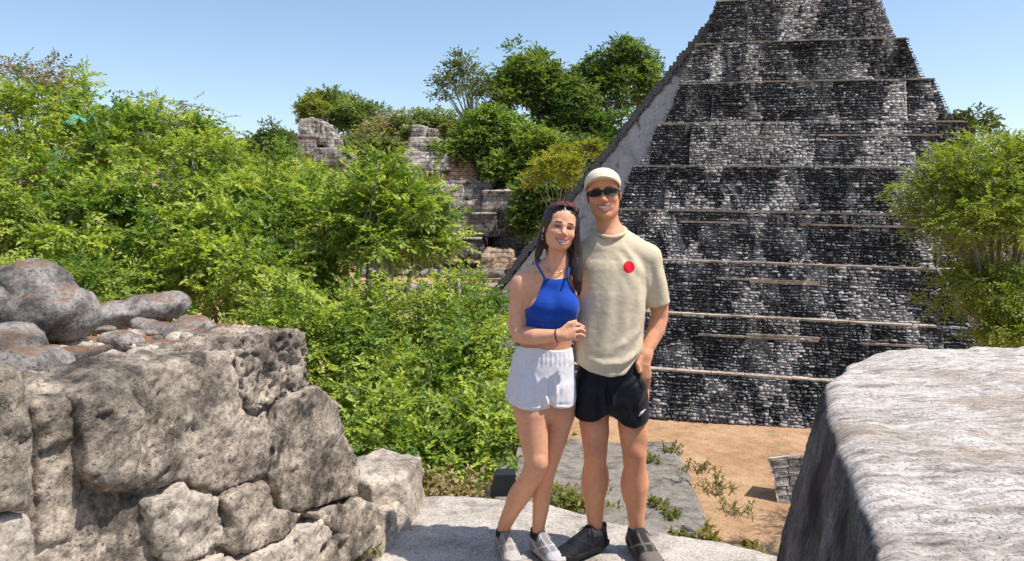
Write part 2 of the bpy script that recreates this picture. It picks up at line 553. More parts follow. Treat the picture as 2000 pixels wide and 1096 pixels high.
def p_poly2(poly, X, Y):
    n = len(poly); d = None; s = None
    for i in range(n):
        a, b = poly[i], poly[(i + 1) % n]
        e = b - a
        wx, wy = X - a[0], Y - a[1]
        t = np.clip((wx * e[0] + wy * e[1]) / e.dot(e), 0, 1)
        dd = (wx - e[0] * t) ** 2 + (wy - e[1] * t) ** 2
        d = dd if d is None else np.minimum(d, dd)
        c1 = Y >= a[1]; c2 = Y < b[1]; c3 = e[0] * wy > e[1] * wx
        fl = (c1 & c2 & c3) | (~c1 & ~c2 & ~c3)
        s = fl if s is None else s ^ fl
    return np.where(s, -1.0, 1.0) * np.sqrt(d)
def p_slab(poly_uv, O, U, W, N, t0, t1, r):
    """polygon in the plane (O; U, W) extruded along N from t0 to t1, rounded by r"""
    poly = np.asarray(poly_uv, float); O, U, W, N = (np.asarray(q, float) for q in (O, U, W, N))
    def fn(X, Y, Z):
        x, y, z = X - O[0], Y - O[1], Z - O[2]
        u = x * U[0] + y * U[1] + z * U[2]; w = x * W[0] + y * W[1] + z * W[2]; n = x * N[0] + y * N[1] + z * N[2]
        d = p_poly2(poly, u, w)
        h = np.abs(n - (t0 + t1) / 2) - (t1 - t0) / 2
        a, b = np.maximum(d + r, 0), np.maximum(h + r, 0)
        return np.minimum(np.maximum(d + r, h + r), 0) + np.sqrt(a * a + b * b) - r
    C = []
    for u, w in poly:
        for t in (t0, t1): C.append(O + u * U + w * W + t * N)
    return fn, (np.min(C, 0), np.max(C, 0))

edge = [tuple(on_z(px, py, 0)[:2]) for px, py in [(800, 968), (860, 964), (930, 968), (1000, 972), (1080, 984), (1140, 1000), (1240, 1026), (1330, 1046), (1420, 1058), (1510, 1080), (1620, 1092)]]
plan = edge + [(1.9, 3.35), (1.9, -1.2), (-2.6, -1.2), (-2.6, 4.75), (-.9, 4.75)]
# the floor sheet with its worn edge, and the masonry body below it
fl = rough_solid('terrace_floor', [p_prism(plan[::-1], -.16, 0.0, .025)], .03, M['terrace'], disp=((3, .018, 3), (16, .006, 2)), seed=5, it=1)
# keep the floor level where the feet stand
fl['kind'] = 'structure'
mb = MB()
pl = np.array(plan[::-1]); cen = pl.mean(0)
pl2 = cen + (pl - cen) * 0.985
n = len(pl2)
bot = cen + (pl - cen) * 1.10
V = [(x, y, -.12) for x, y in pl2] + [(x, y, PLAZA - .5) for x, y in bot]
mb.add(V, [tuple(range(n - 1, -1, -1))] + [(i, (i + 1) % n, (i + 1) % n + n, i + n) for i in range(n)])
o = mb.build('terrace_base', M['rock'])
o['kind'] = 'structure'

# ------------------------------------------------------------------ ruined wall on the left, stone by stone
A0 = np.array([-.50, 4.25]); A1 = np.array([-1.35, 2.0])
wu = (A0 - A1) / np.linalg.norm(A0 - A1)          # along the face towards the far end
WU = np.array([wu[0], wu[1], 0]); WW = np.array([0, 0, 1.0]); WN = np.array([wu[1], -wu[0], 0])   # WN out of the face
WO = np.array([A1[0], A1[1], 0])
def wall_uv(px, py, off=0.0):
    d = ray(px, py); C = np.array([0, 0, CAMZ])
    t = ((WO + WN * off) - C).dot(WN) / d.dot(WN)
    p = C + d * t - WO
    return p.dot(WU), p.dot(WW)
wall = thing('ruined_wall', (WO[0], WO[1], 0), 'low ruined wall of pitted limestone blocks with boulders on top, beside the woman', 'wall')
WLOC = np.array([WO[0], WO[1], 0])
def wall_stone(pix, t0, t1, seed, mat='rock', r=.018, off=None, h=.011, amp=(.017, .012, .006), label=None, pits=((12, .44, .022), (30, .36, .009), (5, .5, .02))):
    off = t1 if off is None else off
    poly = [wall_uv(x, y, off) for x, y in pix]
    poly = np.array(poly)
    pr = p_slab(poly, WO, WU, WW, WN, t0, t1, r)
    o = rough_solid('stone', [pr], h, M[mat], wall, disp=((5, amp[0], 3), (17, amp[1], 3), (50, amp[2], 2)), seed=seed, it=2, pit=pits)
    sh = WLOC
    o.location = tuple(-sh)
    if label: o['label'] = label
    return o
# face stones: outline in the photo, how far each sticks out of the wall
wall_stone([(452, 694), (500, 664), (585, 641), (604, 652), (607, 690), (601, 755), (560, 787), (505, 806), (478, 790), (462, 735)], -.30, .035, 11, label='deeply pitted block at the top of the wall', pits=((30, .08, .026), (16, .2, .03)), h=.011)
wall_stone([(546, 790), (600, 756), (628, 752), (664, 783), (670, 848), (700, 888), (707, 930), (698, 968), (640, 985), (560, 1000), (536, 930), (534, 850)], -.30, .05, 12)
wall_stone([(160, 778), (200, 744), (262, 724), (345, 703), (448, 690), (462, 738), (476, 794), (500, 812), (530, 800), (532, 900), (520, 935), (440, 965), (350, 945), (270, 960), (180, 950), (162, 860)], -.30, .03, 13, amp=(.03, .015, .006))
wall_stone([(168, 775), (215, 748), (262, 752), (285, 800), (290, 880), (270, 945), (205, 962), (172, 930)], -.2, .075, 14, r=.03)
wall_stone([(72, 790), (110, 772), (158, 785), (166, 860), (170, 960), (150, 1060), (76, 1070)], -.30, .015, 15)
wall_stone([(-60, 720), (20, 704), (55, 720), (68, 800), (72, 900), (66, 1000), (-60, 1010)], -.30, .10, 16, r=.03)
wall_stone([(-60, 1014), (66, 1004), (72, 1060), (70, 1200), (-60, 1200)], -.30, .08, 17, mat='rock_pale')
wall_stone([(78, 1074), (150, 1062), (176, 966), (268, 968), (300, 1010), (330, 1200), (76, 1210)], -.30, .0, 18)
wall_stone([(290, 985), (350, 952), (430, 972), (452, 1030), (430, 1080), (340, 1110), (306, 1080)], -.30, .045, 19, mat='rock_pale', amp=(.035, .02, .007))
wall_stone([(440, 974), (522, 942), (548, 1004), (600, 1000), (560, 1050), (470, 1090), (440, 1070), (458, 1028)], -.30, .055, 20, amp=(.035, .02, .007))
wall_stone([(340, 1116), (436, 1084), (470, 1096), (562, 1056), (640, 1010), (660, 1040), (600, 1110), (500, 1200), (340, 1220)], -.30, .07, 21, mat='rock_pale', amp=(.035, .02, .007))
wall_stone([(604, 1004), (642, 992), (700, 972), (742, 985), (752, 1030), (720, 1080), (650, 1130), (560, 1180), (610, 1110), (664, 1042)], -.30, .06, 22)
wall_stone([(536, 800), (552, 790), (545, 850), (540, 930), (552, 995), (535, 1000), (526, 940), (534, 900)], -.4, -.005, 23, mat='rock_pale', r=.02)
bk = wall_stone([(-60, 730), (150, 790), (330, 712), (455, 698), (600, 662), (603, 752), (660, 790), (696, 890), (702, 968), (748, 1000), (716, 1080), (560, 1180), (340, 1220), (-60, 1220)], -.25, -.008, 24, mat='rock', amp=(.01, .012, .006))
bk.name = 'mortar_bed'
# squared block with a bright broken top at the far end of the wall
def end_block():
    p = [on_z(706, 980, 0)[:2], on_z(752, 1012, 0)[:2], on_z(811, 990, 0)[:2]]
    poly = [(-.74, 3.86), (-.575, 3.98), (-.53, 4.34), (-.80, 4.46), (-1.05, 4.1)]
    o = rough_solid('stone', [p_prism(poly, -.05, .285, .018, .05)], .012, M['rock_pale'], wall, disp=((6, .022, 3), (22, .01, 3), (60, .004, 2)), seed=31, it=1)
    o.location = tuple(-WLOC); o['label'] = 'squared pale block with a bright broken top at the wall end'
    poly = [(-.80, 3.55), (-.66, 3.62), (-.60, 3.98), (-.75, 4.05), (-1.0, 3.7)]
    o = rough_solid('stone', [p_prism(poly, -.05, .16, .02, .05)], .014, M['rock'], wall, disp=((6, .022, 3), (22, .01, 3)), seed=32, it=1)
    o.location = tuple(-WLOC)
end_block()
# rubble core with soil on top
def core_top(px, py, z):
    return on_z(px, py, z)[:2]
cp = [wall_uv(-60, 780), wall_uv(120, 780), wall_uv(460, 700), wall_uv(600, 700)]
def along(u, nrm): return tuple((WO + WU * u + WN * nrm)[:2])
core_poly = [along(-1.6, -.06), along(.9, -.10), along(1.5, -.12), along(1.65, -.5), along(1.5, -1.2), along(.9, -1.45), along(-1.6, -1.5)]
o = rough_solid('rubble_core', [p_prism(core_poly[::-1], -.1, 1.10, .05, 0.0)], .03, M['rubble'], wall, disp=((2.2, .10, 3), (9, .03, 3), (30, .01, 2)), seed=41, it=1)
o.location = tuple(-WLOC)
# boulders and stones lying on the wall top
def boulder(px, py, Y, r, seed, mat='rock_grey', rot=0.0, h=.014, extra=(), amp=(.05, .014, .005)):
    c = at(px, py, Y)
    Mx = np.array(Euler((0.1 * (seed % 3 - 1), 0.12 * (seed % 5 - 2), rot)).to_matrix())
    prims = [p_ell(c, r, Mx)]
    for (dx, dy, dz, r2) in extra: prims.append(p_ell(c + np.array([dx, dy, dz]), r2, Mx))
    o = rough_solid('stone', prims, h, M[mat], wall, disp=((3.4, amp[0], 3), (14, amp[1], 3), (45, amp[2], 2)), seed=seed, it=1, k=.06)
    o.location = tuple(-WLOC)
    return o
boulder(98, 612, 3.25, (.20, .24, .135), 51, extra=((-.12, .05, .12, (.17, .2, .105)), (-.2, .0, .01, (.16, .18, .13))), rot=.3)['label'] = 'large rounded grey boulder with a reddish patch'
boulder(10, 605, 3.15, (.09, .16, .12), 52)
boulder(15, 690, 2.75, (.14, .2, .12), 53, rot=.4)
boulder(75, 720, 2.6, (.12, .2, .09), 54, rot=.2)
boulder(265, 612, 4.05, (.30, .2, .075), 55, rot=-.15, extra=((.14, 0, .05, (.13, .16, .06)),))['label'] = 'long flat grey slab at the back of the wall top'
boulder(372, 652, 3.75, (.13, .16, .085), 56)
boulder(432, 660, 3.65, (.085, .12, .06), 57)
boulder(238, 668, 3.4, (.10, .10, .055), 58)
boulder(300, 640, 3.9, (.11, .1, .045), 59)
boulder(150, 700, 2.9, (.14, .12, .05), 60)
srng = random.Random(5)
for (px, py, Y, s) in [(175, 697, 3.2, .05), (205, 678, 3.35, .04), (285, 690, 3.3, .055), (225, 720, 3.0, .06), (315, 676, 3.35, .04), (330, 690, 3.2, .05), (262, 655, 3.6, .045), (180, 730, 2.85, .06), (400, 682, 3.3, .05), (120, 745, 2.7, .06), (345, 662, 3.6, .05), (205, 645, 3.7, .05), (255, 708, 3.05, .05), (300, 715, 2.95, .045), (370, 688, 3.2, .05), (150, 672, 3.3, .045), (110, 690, 3.0, .05)] + [(srng.uniform(90, 440), srng.uniform(650, 735), None, srng.uniform(.02, .045)) for _ in range(60)]:
    if Y is None:
        if py > 760 - px * .16: continue
        Y = on_z(px, py, 1.12)[1]
    boulder(px, py, Y, (s * srng.uniform(1, 1.6), s * srng.uniform(.9, 1.3), s * srng.uniform(.5, .8)), srng.randrange(1000), srng.choice(['rock_grey', 'rock_pale', 'rock_pale']), srng.uniform(0, 3), h=.009, amp=(.015, .008, .003))

# ------------------------------------------------------------------ big plastered block on the right
BZ = 1.12
blk = [tuple(on_z(px, py, BZ)[:2]) for px, py in [(2010, 672), (1850, 677), (1710, 683), (1655, 700), (1616, 742), (1622, 800), (1640, 868), (1676, 945), (1705, 1010), (1712, 1100)]] + [(.42, .8), (2.6, .8), (2.75, 3.0)]
blk = blk[::-1]
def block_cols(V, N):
    # the standing sides are coloured much darker than the top, unevenly
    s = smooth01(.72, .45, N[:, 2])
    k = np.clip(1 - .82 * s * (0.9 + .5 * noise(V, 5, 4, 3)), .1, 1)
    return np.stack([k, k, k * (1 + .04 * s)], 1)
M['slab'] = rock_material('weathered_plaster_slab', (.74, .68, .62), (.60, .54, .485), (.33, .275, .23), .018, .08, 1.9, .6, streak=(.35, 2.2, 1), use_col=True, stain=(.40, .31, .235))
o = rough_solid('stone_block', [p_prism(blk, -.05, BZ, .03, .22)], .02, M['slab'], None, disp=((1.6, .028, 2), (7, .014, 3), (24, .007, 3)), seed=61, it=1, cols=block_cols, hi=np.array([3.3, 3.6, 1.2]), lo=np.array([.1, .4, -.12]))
tag(o, 'massive block with whitish weathered plaster top and dark side, right of the man', 'stone block')

# ------------------------------------------------------------------ stepped pyramid
M['pyr'] = None
def pyramid_material():
    m, nt, b, out = new_mat('blackened_pyramid_masonry'); g = NT(nt)
    P = g.obj()
    base = g.attr()
    n1 = g.noise(P, 1.3, 7, .75); n2 = g.noise(g.mapping(P, (1, 1, 1.7)), 7, 7, .8); n3 = g.noise(P, .35, 5, .6)
    c = g.mix(1.0, base, g.ramp(n2, [(.33, .32), (.46, .8), (.56, 1.15), (.67, 1.7)]), 'MULTIPLY')
    c = g.mix(1.0, c, g.ramp(n3, [(.35, .6), (.65, 1.6)]), 'MULTIPLY')
    sm = g.noise(g.mapping(P, (1, 1, .38)), .95, 9, .72, .6)
    c = g.mix(g.ramp(sm, [(.535, 0), (.58, .85)]), c, g.ramp(n2, [(.3, (.24, .23, .22)), (.55, (.58, .555, .52))]))
    c = g.mix(g.ramp(n1, [(.60, 0), (.72, .5)]), c, (.24, .19, .14))
    g.link(c, b.inputs['Base Color']); b.inputs['Roughness'].default_value = .95; b.inputs['Specular IOR Level'].default_value = .2
    g.link(g.bump(n2, 1.0, .09), b.inputs['Normal'])
    return m
M['pyr'] = pyramid_material()
def plaster_material(top):
    m, nt, b, out = new_mat('old_white_plaster'); g = NT(nt)
    P = g.obj()
    n1 = g.noise(g.mapping(P, (1, 1, .45)), 1.1, 7, .7, .5); n2 = g.noise(P, 6, 6, .7)
    c = g.ramp(n1, [(.3, (.35, .33, .31)), (.5, (.60, .58, .56)), (.7, (.68, .66, .64))])
    c = g.mix(g.ramp(g.noise(g.mapping(P, (1.3, 1, .6)), 1.5, 8, .75), [(.58, 0), (.64, .9)]), c, (.06, .058, .056))
    c = g.mix(1.0, c, g.ramp(n2, [(.3, .75), (.6, 1.05)]), 'MULTIPLY')
    # the plaster has fallen off higher up and leaves dark rubble masonry
    sz = g.n('SeparateXYZ'); g.link(P, sz.inputs[0])
    lim = g.math('ADD', g.math('SUBTRACT', sz.outputs[2], top), g.math('MULTIPLY', g.math('SUBTRACT', g.noise(P, .7, 8, .7), .5), 7.0))
    dk = g.ramp(g.noise(g.mapping(P, (1, 1, 1.7)), 5, 7, .8), [(.36, (.03, .03, .03)), (.5, (.12, .115, .11)), (.64, (.38, .36, .34))])
    c = g.mix(g.ramp(g.math('ADD', g.math('MULTIPLY', lim, .5), .5), [(.4, 0), (.6, 1)]), c, dk)
    g.link(c, b.inputs['Base Color']); b.inputs['Roughness'].default_value = .95
    g.link(g.bump(n2, .8, .05), b.inputs['Normal'])
    return m
M['ledge'] = rock_material('pale_ledge', (.56, .47, .37), (.42, .34, .26), (.2, .165, .13), .03, .2, .4, .1)
YAW = R(-13.5)
DEP = 29.35
P0 = on_z(1500, 833, PLAZA)
TZ = [PLAZA, -4.75, -2.60, -.48, 1.66, 3.66, 5.72, 7.75, 9.85, 12.2]
RET, BAT = 1.25, .88
pyr = thing('stepped_pyramid', (float(P0[0]), float(P0[1]), PLAZA), 'tall stepped stone pyramid with blackened tiers and a white plastered stair flank', 'pyramid')
pyr.rotation_euler = (0, R(1.1), YAW)
# local frame: u right along the face, v away from us, w up from the plaza; u = 0 at the photo column 1500
UL = [-11.8, -10.5, -9.1, -7.8, -6.7, -5.7, -4.8, -4.1, -3.2]      # left and right foot corners of the tiers
UR = [15.6, 14.3, 12.9, 11.5, 10.2, 9.03, 7.97, 7.0, 5.9]
def facing(out, u0f, u1f, w0, w1, vfun, seed, patch, sc=1.0):
    """courses of roughly squared stones on a battered face; u0f/u1f give the ends at a height"""
    r = np.random.default_rng(seed)
    w = w0; k = 0
    while w < w1 - .05:
        ch = min(r.uniform(.075, .15) * sc, w1 - w)
        if w1 - w - ch < .06: ch = w1 - w
        a, b = u0f(w + ch / 2), u1f(w + ch / 2)
        ws = r.uniform(.09, .32, int((b - a) / .14) + 8) * sc
        e = np.minimum(a + np.cumsum(ws), b)
        e = e[:np.searchsorted(e, b - 1e-6) + 1]
        st = np.concatenate([[a], e[:-1]]); n_ = len(st)
        mid = (st + e) / 2
        wob = lambda u, ww: .085 * noise(np.stack([u, np.full(len(u), ww * 3.1), np.full(len(u), seed * 1.7)], 1), .8, 5, 2) * (1.0 if w0 + .15 < ww < w1 - .15 else 0.2)
        q = np.stack([mid, np.full(n_, w + ch / 2)], 1)
        pv = patch(q[:, 0], q[:, 1])
        white = (pv >= 1) & (r.random(n_) < .9)
        pr = np.where(white, r.uniform(.04, .07, n_), r.uniform(-.02, .12, n_))
        pr = np.where(r.random(n_) < .12, -.01, pr)
        g = np.where(white, .004, r.uniform(.006, .03, n_)); g2 = np.where(white, .003, r.uniform(.004, .028, n_))
        tone = np.clip(r.random(n_) ** 2.0 + .5 * noise(np.stack([mid, np.full(n_, w), np.full(n_, seed)], 1), .9, 12, 3), 0, 1)
        base = np.array([.078, .078, .080]) * (1 - tone)[:, None] + np.array([.31, .302, .29]) * tone[:, None]
        base = base * (1 + .9 * np.clip(pv, 0, 1))[:, None]
        wc = np.array([.52, .49, .455]) * r.uniform(.7, 1.1, n_)[:, None]
        base = np.where(white[:, None], wc, base)
        lo0, lo1 = w + wob(st, w) + g2, w + wob(e, w) + g2
        hi0, hi1 = w + ch + wob(st, w + ch) - g2, w + ch + wob(e, w + ch) - g2
        if k == 0: lo0 = lo1 = np.full(n_, w)
        ir = np.where(white, 0.0, 1.0) * ch
        hi0 = hi0 - ir * r.uniform(0, .30, n_); hi1 = hi1 - ir * r.uniform(0, .30, n_)
        lo0 = lo0 + ir * r.uniform(-.12, .18, n_); lo1 = lo1 + ir * r.uniform(-.12, .18, n_)
        va, vb = vfun(w), vfun(w + ch)
        f = .02
        j = lambda s_=.032: r.uniform(-s_, s_, n_)
        x0, x1 = st + g, e - g
        row = lambda x, y, z: np.stack([x, y, z], 1)
        Vs = np.stack([row(x0, np.full(n_, va + .03), lo0), row(x1, np.full(n_, va + .03), lo1), row(x1, np.full(n_, vb + .03), hi1), row(x0, np.full(n_, vb + .03), hi0),
                       row(x0 + f + j(), va - pr + j(), lo0 + f + j()), row(x1 - f + j(), va - pr + j(), lo1 + f + j()), row(x1 - f + j(), vb - pr + j(), hi1 - f + j()), row(x0 + f + j(), vb - pr + j(), hi0 - f + j())], 1)
        out.append((Vs, base))
        w += ch; k += 1
def facing_obj(out, name, mat, parent):
    V = np.concatenate([a for a, _ in out]); C = np.repeat(np.concatenate([b for _, b in out]), 8, 0)
    n_ = len(V)
    q = np.array([(4, 5, 6, 7), (0, 1, 5, 4), (1, 2, 6, 5), (2, 3, 7, 6), (3, 0, 4, 7)])
    F = (np.arange(n_)[:, None, None] * 8 + q[None]).reshape(-1, 4)
    return mesh_obj(name, V.reshape(-1, 3), F, mat, parent, cols=C)
def patch_fn(i, h0, h1):
    def f(u, w):
        t = (w - h0) / (h1 - h0)
        q = np.stack([u * .62, np.full(len(u), i * 7.3), w * .22], 1)
        n = noise(q, 1.0, 77, 3) + .16 * noise(np.stack([u, w, w * 0 + i], 1), 2.2, 78, 2)
        lim = .09 + (.12 if i % 1 else 0) + .32 * t ** 1.2 - (.10 if i in (3, 4, 5) else 0) - np.where((u > 5) & (i > 5), .12, 0)
        return np.where(n > lim, 1.0, np.clip(n / lim, 0, .95))
    return f
for i in range(len(TZ) - 1):
    h0, h1 = TZ[i] - PLAZA, TZ[i + 1] - PLAZA
    v0 = i * RET
    ul, ur = UL[i], UR[i]
    bl = .74
    cw = 2.3                                     # width of the recessed corner panels
    cr_ = max(2.0, ur - 6.4) if i < 4 else 2.0
    rec = .20
    back = 34 - i * RET
    s = BAT / (h1 - h0)
    # battered core with the ledge on top
    mb = MB()
    mb.box((ul + .05, v0 + rec + .05, h0 - (.6 if i == 0 else .3)), (ur - .05, back, h1 - .05), (.075, .072, .068), (bl, bl, BAT, BAT))
    mb.box((ul + cw, v0 + .03, h0 - (.6 if i == 0 else .3)), (ur - cr_, v0 + rec + .7, h1 - .06), (.075, .072, .068), (0, 0, BAT, 0))
    core = mb.build('tier', M['pyr'], pyr)
    # facing stones of the tier, too small to pick apart singly
    out = []
    facing(out, lambda w: ul + cw, lambda w: ur - cr_, h0, h1 - .02, lambda w: v0 + s * (w - h0), 100 + i, patch_fn(i, h0, h1))
    facing(out, lambda w: ul + bl * (w - h0) / (h1 - h0), lambda w: ul + cw, h0, h1 - .02, lambda w: v0 + rec + s * (w - h0), 200 + i, patch_fn(i + .4, h0, h1))
    facing(out, lambda w: ur - cr_, lambda w: ur - bl * (w - h0) / (h1 - h0), h0, h1 - .02, lambda w: v0 + rec + s * (w - h0), 300 + i, patch_fn(i + .7, h0, h1))
    fo = facing_obj(out, 'facing_stones', M['pyr'], core); fo['kind'] = 'stuff'
    # pale ledge slabs along the top edge
    r = random.Random(400 + i)
    mb = MB()
    u = ul + bl
    while u < ur - bl:
        e = min(u + r.uniform(.5, 1.4), ur - bl)
        cor = u < ul + cw or u > ur - cr_
        if r.random() < .985:
            vv = v0 + BAT + (rec if cor else 0) - r.uniform(.03, .09)
            mb.box((u + .01, vv, h1 - r.uniform(.05, .075)), (e - .01, vv + RET - BAT + .2 + (0 if cor else rec), h1 + r.uniform(-.004, .018)))
        u = e
    lo_ = mb.build('ledge_slabs', M['ledge'], core); lo_['kind'] = 'stuff'
    # short secondary moulding lines that survive on some tiers
    if i in (1, 2, 3, 5):
        for _ in range(2 if i != 1 else 3):
            a = r.uniform(-4, 4); b_ = a + r.uniform(2, 5); ww = h0 + (h1 - h0) * r.uniform(.62, .8)
            vv = v0 + s * (ww - h0)
            mb = MB(); mb.box((a, vv - .10, ww - .08), (b_, vv + .1, ww)); mb.build('moulding', M['ledge'], core)
# side faces of the tiers get the same stones on the right so that they hold up from the side
# stair on the left with its plastered flank
SV = 11.6
def pyr_local(px, py, v):
    """photo pixel to the pyramid frame on the plane v = const"""
    Mw = Matrix.Translation(Vector((float(P0[0]), float(P0[1]), PLAZA))) @ Euler((0, R(1.1), YAW)).to_matrix().to_4x4()
    Mi = Mw.inverted()
    a = Mi @ Vector((0, 0, CAMZ)); d = Mi.to_3x3() @ Vector(ray(px, py))
    t = (v - a.y) / d.y
    q = a + d * t
    return q.x, q.z
(ua, wa), (ub, wb) = pyr_local(1330, 108, SV), pyr_local(945, 590, SV)
sl = (wa - wb) / (ua - ub)
uz = ub - wb / sl                       # where the stair meets the plaza
top_w = TZ[-1] - PLAZA
ut = uz + top_w / sl
SW = 7.0
wx = pyr_local(1312, 140, SV)[1]                 # the white plaster survives only below this height
M['plaster'] = plaster_material(wx)
mb = MB(); mb.prism([(uz + .30, -.3), (ut + .30, top_w - .05), (ut + 2.0, top_w - .05), (ut + 2.0, -.3)], SV, SV + SW)
mb.build('stair_flank', M['plaster'], pyr)
nst = 130
mb0 = None
step_me = None
r = random.Random(9)
for k in range(nst):
    u0 = uz + (ut - uz) * k / nst; w0 = top_w * k / nst; w1 = top_w * (k + 1) / nst
    if step_me is None:
        mb = MB()
        mb.box((0, -.10, -.16), (.36, SW, top_w / nst - .01), (.16, .152, .142))
        o = mb.build('step', M['pyr'], pyr); step_me = o.data
    else:
        o = bpy.data.objects.new('step', step_me); COL.objects.link(o); o.parent = pyr
    o.location = (u0 + r.uniform(-.09, .06), r.uniform(-.05, .05) + SV, w0 + r.uniform(-.03, .04))

# ------------------------------------------------------------------ lower terrace below us, with its grey top
LT = -2.5
ltp = [on_z(1318, 862, LT)[:2], on_z(1392, 1034, LT)[:2], (1.6, 8.9), (-1.6, 9.3), (-1.9, 13.9), (.0, 13.75)]
o = rough_solid('lower_terrace', [p_prism(ltp, PLAZA - .2, LT, .06, .12)], .075, M['grey_slab'], None, disp=((1.2, .05, 2), (6, .03, 3)), seed=71, it=1)
tag(o, 'lower terrace block with flat grey plaster top below the platform edge', 'terrace')
# small masonry pier standing on the plaza
def pier():
    base = on_z(1546, 985, PLAZA)
    t = thing('masonry_pier', (float(base[0]), float(base[1]), PLAZA), 'small grey block-built pier with a pale edge on the dry ground, beside the massive block', 'pier')
    t.rotation_euler = (R(-14), R(-14), R(-22))
    W, D, H = 2.0, .8, 1.25
    mb = MB(); mb.box((-.3, .03, -.5), (W, D, H - .03), (.5, .48, .45)); mb.build('core', M['far_stone'], t)
    rr = random.Random(3)
    hh = H / 5
    for k in range(5):
        x = -.3
        while x < W:
            e = min(W, x + rr.uniform(.25, .45))
            if W - e < .12: e = W
            mb = MB(); g = rr.uniform(1.4, 2.1)
            mb.box((x + .01, -rr.uniform(.02, .05), k * hh + .01), (e - .01, .1, (k + 1) * hh - .01), (g, g, g * .98), (.01, .01, .01, 0))
            mb.build('block', M['far_stone'], t); x = e
    mb = MB(); mb.box((-.36, -.05, -.3), (-.303, D + .05, H + .02), (2.4, 2.3, 2.1)); mb.build('edge_slab', M['far_stone'], t)
    mb = MB(); mb.box((-.4, -.07, H - .028), (W, D + .05, H + .05), (1.5, 1.45, 1.4)); mb.build('cap', M['far_stone'], t)
pier()
# dark box-like thing at the platform edge behind the woman's calf
mb = MB()
c = at(979, 968, 4.55)
mb.box((c[0] - .07, c[1] - .05, -.03), (c[0] + .09, c[1] + .09, .10), None, (.035, .0, .02, .01))
bx_ = mb.build('dark_box', plain('dark_plastic', (.012, .014, .014), .5), None, (float(c[0]), float(c[1]), 0))
tag(bx_, 'small black box at the platform edge behind the woman', 'box')

# ------------------------------------------------------------------ ruins of the far court
def ruin_block(parent, px0, px1, pyt, pyb, Y, depth, name='block', col=(1, 1, 1), batter=.12, lean=(0, 0), mat='far_stone', rough=.16, sub=.0):
    a = at(px0, pyb, Y); b = at(px1, pyt, Y)
    w, h = b[0] - a[0], b[2] - a[2]
    poly = [(a[0], Y), (b[0], Y), (b[0], Y + depth), (a[0], Y + depth)]
    hh = max(.16, min(w, h, depth) / 12)
    o = rough_solid(name, [p_prism(poly, a[2], b[2], min(.12, w * .2), batter)], hh, M[mat], parent, disp=((.9, rough, 3), (3.5, rough * .45, 2)), seed=int(px0 + pyt), it=1,
                    cols=lambda V, N: np.tile(np.array(col, float), (len(V), 1)))
    o.location = tuple(-np.array(parent.location))
    return o
def ruin(name, px, pyb, Y, label, cat='ruin'):
    c = at(px, pyb, Y)
    return thing(name, tuple(float(q) for q in c), label, cat)
# left temple with its broken roof comb
t = ruin('temple_ruin', 620, 330, 84, 'pale temple ruin with sloping broken roof comb rising above the green trees')
ruin_block(t, 576, 690, 300, 345, 86, 9, 'platform', (1.1, 1.08, 1.05))
ruin_block(t, 581, 616, 270, 300, 85, 6, 'wall', (1.9, 1.9, 1.9), .03)
ruin_block(t, 578, 620, 261, 271, 84.6, 6.6, 'cornice', (.75, .75, .75), .02)
ruin_block(t, 585, 606, 231, 263, 85.2, 5, 'roof_comb', (1.5, 1.48, 1.42), .06)
for (a_, b_, t_, q_, g_) in [(604, 614, 229, 266, 1.2), (613, 622, 232, 272, .8), (621, 633, 237, 280, 1.4), (631, 640, 246, 288, .7), (638, 650, 256, 296, 1.25), (648, 660, 270, 302, 1.0), (658, 672, 286, 308, 1.3)]:
    ruin_block(t, a_, b_, t_, q_, 85.4 + (a_ - 600) * .02, 4.5, 'roof_comb', (g_, g_, g_ * .97), .05, rough=.3)
ruin_block(t, 614, 668, 288, 322, 84.8, 6, 'wall', (.9, .88, .85), .1, rough=.3)
# second ruin: stepped mound with a broken tower and a row of dark piers
t = ruin('mound_ruin', 830, 365, 78, 'grey stepped mound ruin with stub tower above the stone terraces')
ruin_block(t, 788, 872, 296, 334, 79, 9, 'upper_body', (1.25, 1.22, 1.15), .35, rough=.3)
ruin_block(t, 800, 858, 268, 300, 80.5, 7, 'upper_body', (1.35, 1.32, 1.25), .25, rough=.3)
ruin_block(t, 804, 830, 244, 272, 82, 4, 'tower', (1.5, 1.48, 1.42), .08, rough=.3)
ruin_block(t, 836, 852, 250, 272, 82, 4, 'tower', (1.1, 1.08, 1.0), .1, rough=.3)
ruin_block(t, 778, 866, 330, 362, 78.4, 8, 'wall', (.5, .5, .52), .05, rough=.2)
for x in range(786, 862, 11):
    ruin_block(t, x, x + 6, 332, 358, 77.9, 1.0, 'pier', (.8 + .25 * (x % 3), .8 + .25 * (x % 3), .82), .02, rough=.12)
o = ruin_block(t, 864, 918, 305, 362, 79.5, 8, 'collapsed_fill', (1.3, .85, .6), .4, rough=.5)
